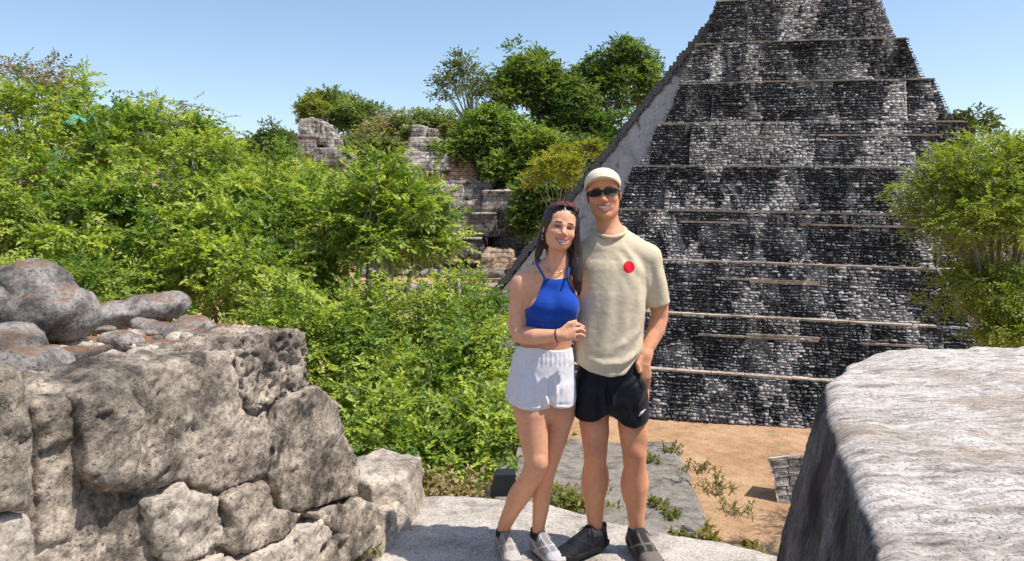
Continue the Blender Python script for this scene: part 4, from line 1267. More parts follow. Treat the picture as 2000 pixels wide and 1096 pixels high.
def head_local(V, O, A, s):
    return ((V - O) @ A) / s
def add_teeth(parent, off, O, A, s, female):
    V = []; F = []
    n = 15
    mw = .030 if female else .0375; mh = 1.0 if female else 1.12
    for i in range(n):
        a = -.86 + 1.72 * i / (n - 1)
        x = mw * a; f = .0865 - .0175 * a * a
        zc = -.0550 - .0150 * mh * (1 - a * a)
        zt = zc + .0100; zb = zc - .0058 * mh * (1 - .6 * a * a)
        V += [(x, f, zt), (x, f + .0012, (zt + zb) / 2), (x, f - .0005, zb), (x, f - .008, zb), (x, f - .008, zt)]
    for i in range(n - 1):
        for k in range(5):
            F.append((i * 5 + k, i * 5 + (k + 1) % 5, i * 5 + 5 + (k + 1) % 5, i * 5 + 5 + k))
    V = O + (np.array(V) * s) @ A.T
    o = mesh_obj('teeth', V, F, M['teeth'], parent, smooth=True); o.location = off
def face_paint(C, V, N, O, A, s, female, brow, lip):
    L = head_local(V, O, A, s)
    x, f, z = L.T
    front = (f > .03) & (z > -.14) & (z < .14)
    def blend(mask, col):
        m = np.clip(mask, 0, 1)[:, None] * front[:, None]
        C[:] = C * (1 - m) + np.array(col) * m
    g = lambda d, w_: np.exp(-(d / w_) ** 2)
    ax = np.abs(x)
    blend(.45 * np.exp(-((ax - .040) / .020) ** 2 - ((z + .030) / .018) ** 2), (.56, .20, .15))     # cheeks
    blend(.40 * np.exp(-(x / .014) ** 2 - ((z + .036) / .012) ** 2), (.55, .21, .15))              # nose tip
    zb = .023 - 6.0 * (ax - .026) ** 2
    blend(.95 * smooth01(.0052, .0030, np.abs(z - zb)) * smooth01(.010, .014, ax) * smooth01(.050, .044, ax), brow)
    # lips and mouth
    mw = .030 if female else .0375; mh = 1.0 if female else 1.12
    arch = np.clip(1 - (x / mw) ** 2, 0, 1)
    zu = -.0540 - .006 * mh * arch; zl = -.0560 - .0255 * mh * arch
    dd = np.minimum(np.abs(z - zu), np.abs(z - zl))
    band = smooth01(.0075, .0045, dd) * smooth01(mw * 1.12, mw * .98, ax) * (f > .055)
    blend(band * .8, lip)
    hole = smooth01(0, .002, zu - z) * smooth01(0, .002, z - zl) * smooth01(mw, mw * .9, ax) * (f < .0905 - .55 * x * x / mw) * (f > .03)
    blend(hole * .9, (.09, .028, .022))
    # folds from the nose to the mouth corners
    zf = -.036 - .60 * (ax - .016)
    blend(.28 * np.exp(-((ax - .026 - .35 * (-.05 - z)) / .0035) ** 2) * smooth01(-.075, -.06, z) * smooth01(-.034, -.042, z), (.33, .14, .09))
    if female:
        ez = .0005 - 2.0 * (ax - .031) ** 2
        blend(.8 * np.exp(-((ax - .030) / .017) ** 2 - ((z - .003) / .010) ** 2), (.22, .095, .07))
        blend(.95 * smooth01(.0052, .0030, np.abs(z - ez)) * smooth01(.0165, .0145, np.abs(ax - .031)), (.035, .02, .016))
        blend(.35 * smooth01(.0022, .0010, np.abs(z - ez + .0005)) * smooth01(.012, .010, np.abs(ax - .031)) * smooth01(.004, .006, np.abs(ax - .031)), (.45, .40, .36))
    return C
SK_M, SK_W = np.array([.70, .325, .18]), np.array([.73, .365, .22])
def skin_cols(V, base, seed):
    n = noise(V, 9, seed, 3)
    C = np.tile(base, (len(V), 1)) * (1 + .10 * n)[:, None]
    C[:, 1] *= 1 - .08 * noise(V, 5, seed + 1, 2); return C
def sdf_mesh(name, G, mat, parent, off, colfn, smooth_it=1, disp=None):
    V, F = G.mesh()
    V = laplace(V, F, smooth_it, .5)
    N = vnormals(V, F)
    if disp is not None:
        V = V + N * disp(V, N)[:, None]
        N = vnormals(V, F)
    C = colfn(V, N)
    o = mesh_obj(name, V, F, mat, parent, smooth=True, cols=C)
    o.location = off
    return o
def folds(V, N, lst, front=True):
    """ridges drawn in the picture plane of the photo: (points, width px, height m)"""
    px, py = proj(V)
    d = np.zeros(len(V))
    w8 = np.clip(-N[:, 1] * 1.6, 0, 1) if front else 1.0
    for pts, wd, ht in lst:
        best = np.full(len(V), 1e9); tt = np.zeros(len(V))
        pts = np.asarray(pts, float); n = len(pts) - 1
        for i in range(n):
            a, b = pts[i], pts[i + 1]; e = b - a
            t = np.clip(((px - a[0]) * e[0] + (py - a[1]) * e[1]) / e.dot(e), 0, 1)
            q = np.hypot(px - a[0] - t * e[0], py - a[1] - t * e[1])
            m = q < best
            best = np.where(m, q, best); tt = np.where(m, (i + t) / n, tt)
        fade = np.clip(np.sin(np.pi * np.clip(tt, 0, 1)), 0, 1) ** .8
        d += ht * fade * (np.exp(-(best / wd) ** 2) - .55 * np.exp(-((best - 1.9 * wd) / wd) ** 2))
    return d * w8
def shell(G, t):
    G.F = np.maximum(G.F, -(G.F + t))
def zline(pts, Y):
    """height limit over x from photo pixels at depth Y"""
    P = np.array([at(px, py, Y) for px, py in pts])
    return lambda X: np.interp(X, P[:, 0], P[:, 2])

# -------- shoes
def shoe(parent, off, ank, ang, col_u, col_s, col_l, label, L=.29, pattern=None, seed=0, wd=1.0, collar=(.02, .02, .022)):
    """trainer under an ankle; ang = heading, 0 towards the camera, > 0 to the image right"""
    d = np.array([math.sin(ang), -math.cos(ang), 0.0])
    side = np.array([-d[1], d[0], 0])
    k = L / .29
    heel = np.array([ank[0], ank[1], 0]) - d * .040 * k
    Mx = np.stack([side, d, np.array([0, 0, 1.])], 1)
    T = lambda V: heel + np.asarray(V) @ Mx.T
    def A(pts): return np.array(pts, float) * k
    G = Grid((-.075, -.06, -.01), (.075, .33, .16), .004)
    G.add(p_loft(A([(0, .018, .050), (0, .08, .052), (0, .15, .048), (0, .22, .040), (0, .258, .036)]), np.array([.035, .038, .043, .047, .038]) * k * wd, np.array([.038, .042, .038, .030, .022]) * k, (1, 0, 0), 2.3), .0)
    G.add(p_loft(A([(0, .040, .05), (0, .042, .098)]), [.041 * k, .039 * k], [.054 * k, .050 * k], (1, 0, 0)), .02)
    G.add(p_cone(A([(0, .092, .098)])[0], A([(0, .17, .064)])[0], .027 * k, .029 * k), .03)
    G.add(p_loft(A([(0, .084, .085), (0, .080, .128)]), [.024 * k, .021 * k], [.010 * k, .008 * k], (1, 0, 0)), .01)      # tongue
    G.add(p_loft(A([(0, -.010, .08), (0, -.016, .118)]), [.018 * k, .014 * k], [.009 * k, .007 * k], (1, 0, 0)), .01)   # heel tab
    G.sub(p_loft(A([(0, .040, .070), (0, .040, .17)]), [.030 * k, .032 * k], [.038 * k, .042 * k], (1, 0, 0)), .006)
    G.cut(lambda X, Y, Z: .024 - Z + 0 * X * Y)
    V, F = G.mesh(); V = laplace(V, F, 1)
    x, y, z = (V / k).T
    # stitched overlays stand slightly proud
    ov = np.clip(smooth01(.205, .215, y + .35 * np.abs(x)) + smooth01(.030, .022, y - .2 * (z - .05)) + smooth01(.006, .003, np.abs(np.abs(x) - .020)) * (y > .09) * (y < .2) * (z > .05)
                 + smooth01(.008, .004, np.abs((z - .045) + .55 * (y - .11))) * (y < .19) + smooth01(.007, .004, np.abs((z - .055) - .6 * (y - .10))) * (y > .05) * (y < .2), 0, 1)
    N = vnormals(V, F)
    V = V + N * (.0022 * ov + .0008 * noise(V, 90, seed, 2))[:, None]
    C = np.tile(np.array(col_u, float), (len(V), 1))
    if pattern is not None:
        C = C * (1 - ov[:, None]) + np.array(pattern) * ov[:, None]
    C *= (1 + .18 * noise(V, 60, seed + 3, 2))[:, None]
    rim = smooth01(.086, .094, z) * (y < .085)
    C = C * (1 - rim[:, None]) + np.array(collar) * rim[:, None]
    up = mesh_obj('shoe', T(V), F, M['shoe'], parent, smooth=True, cols=C); up.location = off
    if label: up['label'] = label
    # sole
    G = Grid((-.075, -.06, -.02), (.075, .34, .08), .004)
    poly = A([(-.030, -.026, 0), (.030, -.026, 0), (.041, .05, 0), (.042, .12, 0), (.052, .20, 0), (.047, .25, 0), (.028, .284, 0), (-.028, .284, 0), (-.047, .25, 0), (-.052, .20, 0), (-.042, .12, 0), (-.041, .05, 0)])[:, :2] * np.array([wd, 1])
    G.add(p_prism(poly, .0, .036, .009, -.08), 0)
    V, F = G.mesh(); V = laplace(V, F, 1)
    yy = V[:, 1] / k
    V[:, 2] += .014 * smooth01(.19, .29, yy) + .008 * smooth01(.04, -.03, yy)
    V[:, 2] += .012 - V[:, 2].min()
    zz = V[:, 2]
    groove = smooth01(.0035, .0015, np.abs(zz - .030))
    C = np.tile(np.array(col_s, float), (len(V), 1)) * (1 - .55 * groove)[:, None]
    C = np.where((zz < .0195)[:, None], C * .3, C)
    mesh_obj('sole', T(V), F, M['shoe'], up, smooth=True, cols=C)
    for i in range(5):
        y = .098 + .021 * i; z = .116 - .0115 * i
        mb = MB()
        sg = 1 if i % 2 else -1
        mb.tube(T(A([(-.024, y + .005 * sg, z - .016), (-.011, y + .002 * sg, z - .002), (.011, y - .002 * sg, z - .002), (.024, y - .005 * sg, z - .016)])), .0036, 6, col_l)
        mb.build('lace', M['shoe'], up, smooth=True)
    for sg in (-1, 1):                                              # bow loops
        mb = MB()
        mb.tube(T(A([(0, .092, .122), (sg * .022, .10, .124), (sg * .036, .112, .105), (sg * .022, .108, .100), (0, .098, .118)])), .0028, 6, col_l)
        mb.build('lace', M['shoe'], up, smooth=True)
    return up

# ================================================================== the man
MY = 3.68
def mp(px, py, dy=0.0): return at(px, py, MY + dy)
def build_man():
    foot = on_z(1200, 1075, 0)
    t = thing('person', (float(foot[0]), float(foot[1]), 0), 'person in cream cap, dark sunglasses and beige t-shirt with a red dot, hand in pocket', 'person')
    off = tuple(-np.array(t.location))
    HO = mp(1178.5, 379, .0); HA = frame(R(-9), R(3), R(6)); HS = 1.0
    G = Grid((-.02, 3.38, -.0), (.84, 4.02, 1.90), .0062, fine=[(0, HO[0] - .10, HO[0] + .10, .003), (1, HO[1] - .13, HO[1] + .12, .003), (2, HO[2] - .135, HO[2] + .03, .003)])
    add_head(G, HO, HA, HS, False)
    nb = mp(1193, 466, .03)
    G.add(p_loft([HO + HA @ np.array([0, -.022, -.055]), mp(1188, 440, .02), nb], [.054, .055, .066], [.058, .058, .062], (1, 0, 0)), .025)
    G.add(p_chain([mp(1180, 460, .03), mp(1142, 494, .03)], [.044, .036]), .04)
    G.add(p_chain([mp(1206, 460, .03), mp(1256, 496, .03)], [.044, .036]), .04)
    G.add(p_loft([mp(1193, 745), mp(1192, 650), mp(1195, 560), mp(1197, 500), mp(1195, 472)], [.142, .128, .148, .125, .06], [.095, .09, .10, .085, .06], (1, 0, 0)), .04)
    # legs
    for pts in ([(1160, 738, .090, .02), (1160, 825, .073, .0), (1163, 876, .060, -.01), (1162, 908, .055, .0), (1161, 945, .060, .015), (1161, 985, .049, .02), (1162, 1020, .038, .02), (1163, 1048, .030, .015)],
                [(1234, 738, .090, .02), (1236, 832, .073, .0), (1239, 884, .060, -.01), (1240, 915, .055, .0), (1241, 950, .062, .015), (1242, 990, .050, .02), (1243, 1030, .037, .01), (1243, 1058, .030, .005)]):
        G.add(p_chain([mp(a, b, d) for a, b, _, d in pts], [r for _, _, r, _ in pts]), .03)
        kx, ky = pts[2][0], pts[2][1]
        G.add(p_ell(mp(kx, ky, -.055), (.030, .018, .034)), .03)
        G.add(p_ell(mp(kx - 14, ky + 62, .035), (.030, .032, .085)), .03)
        G.add(p_ell(mp(kx + 14, ky + 58, .035), (.030, .032, .080)), .03)
        G.add(p_ell(mp(kx - 6, ky - 45, -.035), (.035, .03, .07)), .03)
        G.add(p_ell(mp(kx + 12, ky - 32, -.03), (.028, .025, .045)), .03)
        G.add(p_ell(mp(pts[7][0] - 10, pts[7][1] - 2, .0), (.013, .014, .014)), .015)
        G.add(p_ell(mp(pts[7][0] + 12, pts[7][1] - 6, .0), (.013, .014, .014)), .015)
    # left arm, hand in the pocket
    G.add(p_chain([mp(1258, 508, .02), mp(1274, 548, .03), mp(1288, 600, .05), mp(1288, 622, .05), mp(1281, 646, .03), mp(1264, 684, -.03), mp(1260, 695, -.045)], [.048, .050, .044, .042, .043, .030, .029]), .03)
    G.add(p_loft([mp(1261, 692, -.045), mp(1256, 712, -.065), mp(1259, 738, -.07)], [.030, .036, .032], [.019, .018, .016], (1, .0, .15)), .02)
    G.add(p_chain([mp(1250, 700, -.065), mp(1245, 712, -.085), mp(1249, 726, -.09)], [.014, .012, .010]), .012)     # thumb along the pocket edge
    for q in range(4):
        G.add(p_chain([mp(1249 + q * 6, 722, -.068), mp(1252 + q * 5, 742, -.068), mp(1254 + q * 4, 758, -.06)], [.0095, .009, .0078]), .006)
    # right arm round the back of the other person
    G.add(p_chain([mp(1142, 510, .03), mp(1112, 560, .10), mp(1082, 612, .16), mp(1050, 640, .10), mp(1032, 643, .03)], [.046, .048, .044, .038, .029]), .03)
    hp = mp(1030, 641, .02)
    G.add(p_loft([hp, mp(1022, 640, -.045)], [.034, .036], [.015, .013], (0, 0, 1)), .015)
    for q in range(4):
        z0 = 630 + q * 6.5
        G.add(p_chain([mp(1021, z0, -.05), mp(1021, z0 + 1, -.085), mp(1026, z0 + 2, -.115)], [.009, .0085, .0075]), .005)
    G.add(p_chain([mp(1030, 632, .0), mp(1028, 622, -.03), mp(1027, 619, -.055)], [.012, .010, .0085]), .008)
    def cols(V, N):
        C = skin_cols(V, SK_M, 3)
        L = head_local(V, HO, HA, HS)
        h = smooth01(-.035, -.02, L[:, 2]) * smooth01(.012, -.004, L[:, 1]) * smooth01(-.13, -.12, L[:, 2]) * (np.abs(L[:, 0]) < .078)
        side = smooth01(-.05, -.03, L[:, 2]) * (np.abs(L[:, 1] - .004) < .009) * (np.abs(L[:, 0]) < .076) * (L[:, 2] < .05)
        m = np.clip(h + .7 * side, 0, 1)[:, None] * (L[:, 2] > -.12)[:, None]
        C = C * (1 - m) + np.array([.06, .038, .026]) * m
        # stubble shade round the jaw
        jaw = smooth01(-.035, -.06, L[:, 2]) * smooth01(-.14, -.11, L[:, 2]) * (L[:, 1] > -.01)
        C = C * (1 - .10 * jaw[:, None])
        px, py = proj(V)
        kn = np.exp(-((px - 1163) / 16) ** 2 - ((py - 882) / 16) ** 2) + np.exp(-((px - 1240) / 16) ** 2 - ((py - 888) / 16) ** 2)
        C = C * (1 - .5 * kn[:, None]) + np.array([.50, .20, .14]) * .5 * kn[:, None]
        face_paint(C, V, N, HO, HA, HS, False, (.09, .055, .035), (.46, .19, .15))
        return C
    body = sdf_mesh('body', G, M['skin'], t, off, cols, 1)
    add_teeth(body, (0, 0, 0), HO, HA, HS, False)
    # ---- t-shirt
    G = Grid((-.05, 3.40, .90), (.86, 4.06, 1.66), .0058)
    G.add(p_loft([mp(1187, 760, -.025), mp(1186, 700, -.022), mp(1189, 640, -.015), mp(1193, 580, -.008), mp(1195, 535, .004), mp(1196, 498, .02), mp(1195, 470, .028)], [.172, .171, .169, .168, .166, .140, .075], [.142, .140, .130, .126, .122, .108, .082], (1, 0, 0), 2.25), 0)
    G.add(p_chain([mp(1212, 470, .02), mp(1266, 503, .02)], [.058, .060]), .04)
    G.add(p_chain([mp(1176, 470, .02), mp(1136, 503, .03)], [.058, .060]), .04)
    G.add(p_loft([mp(1264, 503, .02), mp(1276, 550, .03), mp(1287, 612, .045)], [.062, .064, .064], [.070, .072, .070], (1, 0, 0)), .03)
    G.add(p_loft([mp(1138, 503, .03), mp(1110, 560, .10), mp(1090, 612, .15)], [.064, .066, .066], [.068, .070, .070], (1, 0, 0)), .03)
    shell(G, .014)
    G.sub(p_loft([mp(1186, 420, .0), mp(1191, 455, .012), mp(1192, 470, .02)], [.067, .069, .060], [.080, .080, .066], (1, 0, 0)), .006)
    hem = zline([(1080, 690), (1118, 706), (1150, 724), (1188, 733), (1218, 728), (1240, 704), (1254, 690), (1300, 680)], MY - .1)
    a_, b_ = mp(1276, 550, .03), mp(1287, 612, .045); sd = (b_ - a_) / np.linalg.norm(b_ - a_); sc = mp(1284, 594, .043)
    a2, b2 = mp(1110, 560, .10), mp(1090, 612, .15); sd2 = (b2 - a2) / np.linalg.norm(b2 - a2); sc2 = mp(1096, 596, .135)
    xs_ = mp(1261, 600)[0]; xs2 = mp(1120, 600)[0]
    def cutf(X, Y, Z):
        h = hem(X.ravel()).reshape(X.shape) - Z + 0 * Y
        e = (X - sc[0]) * sd[0] + (Y - sc[1]) * sd[1] + (Z - sc[2]) * sd[2]
        e = np.where(X > xs_, e, -1.0)
        e2 = (X - sc2[0]) * sd2[0] + (Y - sc2[1]) * sd2[1] + (Z - sc2[2]) * sd2[2]
        e2 = np.where((X < xs2) & (Y > MY + .05), e2, -1.0)
        return np.maximum(np.maximum(h, e), e2)
    G.cut(cutf)
    FL = [([(1246, 500), (1243, 555), (1236, 610)], 9, .006), ([(1226, 530), (1222, 590), (1212, 650)], 10, .005), ([(1256, 560), (1251, 615), (1238, 670), (1214, 708)], 8, .008),
          ([(1196, 560), (1186, 630), (1172, 700)], 11, .005), ([(1150, 600), (1146, 650), (1142, 700)], 9, .003),
          ([(1262, 652), (1242, 690), (1214, 709), (1180, 713), (1145, 702)], 6, .008), ([(1256, 674), (1232, 703), (1200, 722)], 5, .006), ([(1250, 640), (1226, 668), (1196, 684)], 6, .005),
          ([(1261, 512), (1266, 555), (1265, 596)], 6, .006), ([(1284, 508), (1293, 550), (1299, 594)], 7, .004), ([(1210, 476), (1236, 505), (1258, 545)], 6, .005), ([(1200, 486), (1224, 522), (1240, 565)], 7, .004)]
    def disp(V, N):
        return folds(V, N, FL) + .0035 * noise(V * np.array([1, 1, .5]), 11, 7, 2) + .0012 * noise(V, 40, 8, 2)
    shirt_c = np.array([.60, .50, .355])
    dot = mp(1222, 518)
    def scol(V, N):
        C = np.tile(shirt_c, (len(V), 1)) * (1 + .03 * noise(V, 6, 4, 2))[:, None]
        return C
    ms, nt_, bs, out_ = new_mat('beige_cotton_with_red_dot'); g = NT(nt_)
    c0 = g.mix(1.0, g.attr(), g.ramp(g.noise(g.obj(), 90, 3), [(.3, .93), (.7, 1.05)]), 'MULTIPLY')
    sep = g.n('SeparateXYZ'); g.link(g.pos(), sep.inputs[0])
    dx = g.math('SUBTRACT', sep.outputs[0], float(dot[0])); dz = g.math('SUBTRACT', sep.outputs[2], float(dot[2]) - .002)
    rr = g.math('SQRT', g.math('ADD', g.math('MULTIPLY', dx, dx), g.math('MULTIPLY', dz, dz)))
    mk = g.math('MULTIPLY', g.math('LESS_THAN', rr, .0285), g.math('LESS_THAN', sep.outputs[1], MY))
    g.link(g.mix(mk, c0, (.62, .012, .03)), bs.inputs['Base Color'])
    bs.inputs['Roughness'].default_value = .9; bs.inputs['Specular IOR Level'].default_value = .2
    g.link(g.bump(g.math('ADD', g.noise(g.obj(), 420, 2), g.math('MULTIPLY', g.noise(g.obj(), 22, 3), 3.0)), .6, .0012), bs.inputs['Normal'])
    sh = sdf_mesh('t_shirt', G, ms, t, off, scol, 2, disp)
    # collar rib
    mb = MB()
    ring = []
    cN = mp(1192, 463, .012)
    for k in range(25):
        a = 2 * math.pi * k / 24
        ring.append((cN[0] + .073 * math.cos(a), cN[1] + .084 * math.sin(a), cN[2] + .001 + .030 * (1 + math.sin(a)) ** .8 + .005 * math.cos(a)))
    mb.tube(ring, .0095, 8, tuple(shirt_c * .97), cap=False)
    mb.build('collar', M['cloth'], sh, smooth=True)
    # ---- shorts
    G = Grid((.24, 3.48, .58), (.74, 3.90, 1.02), .005)
    G.add(p_loft([mp(1192, 690), mp(1192, 730), mp(1192, 772)], [.153, .163, .166], [.104, .114, .118], (1, 0, 0), 2.3), 0)
    G.add(p_loft([mp(1158, 752), mp(1155, 800), mp(1153, 850)], [.088, .089, .090], [.112, .108, .104], (1, 0, 0)), .02)
    G.add(p_loft([mp(1230, 752), mp(1233, 800), mp(1234, 860)], [.086, .087, .087], [.112, .108, .104], (1, 0, 0)), .02)
    G.sub(p_loft([mp(1192, 812), mp(1194, 870)], [.004, .016], [.14, .14], (1, 0, 0)), .02)
    shell(G, .009)
    hemz = zline([(1110, 818), (1140, 826), (1165, 824), (1190, 810), (1198, 818), (1220, 835), (1240, 838), (1275, 826)], MY - .1)
    G.cut(lambda X, Y, Z: hemz(X.ravel()).reshape(X.shape) - Z + 0 * Y)
    FS = [([(1190, 745), (1188, 775), (1190, 808)], 4, -.012), ([(1175, 760), (1184, 785), (1188, 800)], 4, .006), ([(1205, 762), (1196, 785), (1192, 800)], 4, .006), ([(1258, 720), (1240, 740), (1222, 760)], 4, .006), ([(1266, 740), (1252, 775), (1240, 800)], 4, .006),
          ([(1130, 740), (1136, 780), (1134, 820)], 6, .005), ([(1160, 770), (1158, 800), (1166, 822)], 6, .005), ([(1222, 780), (1228, 810), (1236, 834)], 6, .006), ([(1246, 722), (1251, 745), (1258, 762)], 3, .007)]
    so = sdf_mesh('shorts', G, M['nylon'], t, off, lambda V, N: np.tile(np.array([.0085, .009, .014]), (len(V), 1)), 2, lambda V, N: folds(V, N, FS) + .002 * noise(V, 16, 5, 2))
    # small white emblem on the left leg: three short bowed stripes
    dg = bpy.context.evaluated_depsgraph_get() if False else None
    ev = np.array([v.co for v in so.data.vertices]); qx, qy = proj(ev)
    for k in range(3):
        mb = MB(); pts = []
        for a in np.linspace(0, 1, 6):
            tx = 1248 + k * 3.0 + a * 6.5; ty = 813 - k * 2.0 - 9 * math.sin(a * 1.5)
            m = np.nonzero((np.hypot(qx - tx, qy - ty) < 4))[0]
            y = ev[m, 1].min() - .001 if len(m) else MY - .1
            pts.append(at(tx, ty, y))
        mb.tube(pts, .0026, 5, (.7, .7, .7)); mb.build('emblem_stripe', M['cloth'], so, smooth=True)
    # ---- cap
    w = lambda P: HO + (np.asarray(P) * HS) @ HA.T
    G = Grid(HO - .17, HO + .17, .004)
    G.add(p_ell(w([0, -.010, .040])[()], (.086, .108, .0805), HA), 0)
    G.add(p_ell(w([0, -.010, .060])[()], (.080, .100, .061), HA), .02)
    G.add(p_ell(w([0, .045, .066])[()], (.062, .052, .046), HA), .03)
    hx, hf, hz = HA[:, 0], HA[:, 1], HA[:, 2]
    cpt = w([0, .08, .046])
    def capcut(X, Y, Z):
        x, y, z = X - HO[0], Y - HO[1], Z - HO[2]
        lx = x * hx[0] + y * hx[1] + z * hx[2]; lf = x * hf[0] + y * hf[1] + z * hf[2]; lz = x * hz[0] + y * hz[1] + z * hz[2]
        return (.026 + .036 * smooth01(-.02, .085, lf)) - lz
    G.cut(capcut)
    def capcol(V, N):
        L = head_local(V, HO, HA, HS)
        C = np.tile(np.array([.74, .66, .50]), (len(V), 1))
        ang = np.arctan2(L[:, 0], L[:, 1] + .01)
        seam = np.abs(((ang / (math.pi / 3)) + .5) % 1 - .5) < .012
        C[seam] *= .8
        return C
    cap = sdf_mesh('cap', G, M['cap'], t, off, capcol, 2)
    nu, nv = 25, 7
    V = []; F = []
    for lay, dz in ((0, .0), (1, -.005)):
        for i in range(nu):
            a = -1 + 2 * i / (nu - 1)
            th = a * R(82)
            for j in range(nv):
                q = j / (nv - 1)
                bx0, bf0 = .082 * math.sin(th), -.012 + .104 * math.cos(th)
                ext = .074 * (1 - .75 * abs(a) ** 2.5)
                z = .067 - .038 * a * a + .006 * q - .010 * q * a * a
                V.append((bx0 * (1 + .05 * q), bf0 - .008 + ext * q, z + dz))
    n1 = nu * nv
    for i in range(nu - 1):
        for j in range(nv - 1):
            q = [i * nv + j, (i + 1) * nv + j, (i + 1) * nv + j + 1, i * nv + j + 1]
            F.append(tuple(q)); F.append(tuple(n1 + k for k in q[::-1]))
    for i in range(nu - 1):
        for j in (0, nv - 1):
            F.append((i * nv + j, (i + 1) * nv + j, n1 + (i + 1) * nv + j, n1 + i * nv + j))
    for j in range(nv - 1):
        for i in (0, nu - 1):
            F.append((i * nv + j, i * nv + j + 1, n1 + i * nv + j + 1, n1 + i * nv + j))
    mesh_obj('bill', w(np.array(V)), F, M['cap'], cap, smooth=True, cols=np.tile([.74, .66, .50], (len(V), 1)))
    # ---- sunglasses
    def glasses(parent_, off_, lens_mat, frame_mat, place, lw=.0325, lh=.0165, gap=.0365):
        mb = MB()
        mb.tube(place([(-.012, .101, .006), (0, .103, .007), (.012, .101, .006)]), .0042, 6)
        gl = mb.build('sunglasses', frame_mat, parent_, smooth=True); gl.location = off_
        for q in (-1, 1):
            mb = MB(); mb.tube(place([(q * .066, .078, .006), (q * .077, .055, .006), (q * .079, .0, .002)]), [.0055, .0045, .003], 6)
            mb.build('temple', frame_mat, gl, smooth=True)
        for q in (-1, 1):
            mb = MB(); n_ = 24; V_ = []; 
            for lay in (0, 1):
                for k in range(n_):
                    a = 2 * math.pi * k / n_
                    ex = 4.0
                    cx, cz = math.cos(a), math.sin(a)
                    r_ = (abs(cx) ** ex + abs(cz) ** ex) ** (-1 / ex)
                    x = q * gap + lw * r_ * cx; z = .001 + lh * r_ * cz * (1 - .10 * q * cx)
                    f = .103 - 5.5 * x * x - .004 * lay
                    V_.append((x, f, z))
            F_ = [tuple(range(n_)), tuple(range(2 * n_ - 1, n_ - 1, -1))] + [(k, k + n_, (k + 1) % n_ + n_, (k + 1) % n_) for k in range(n_)]
            mb.add(place(V_), F_); mb.build('lens', lens_mat, gl)
        return gl
    glasses(t, off, M['black_gloss'], M['black_gloss'], lambda P: w(np.array(P) * np.array([1.0, 1, 1])))
    # ---- shoes
    shoe(t, off, mp(1163, 1048, .015), R(-52), (.009, .010, .016), (.02, .02, .024), (.06, .06, .065), 'plain dark trainer turned outwards', .315, (.012, .013, .019), 1, 1.05, (.05, .05, .055))
    shoe(t, off, mp(1243, 1058, .005), R(13), (.035, .032, .032), (.06, .056, .053), (.02, .02, .022), 'trainer with grey mottled panels', .315, (.16, .14, .125), 2, 1.05, (.05, .05, .055))
    return glasses
glasses_fn = build_man()

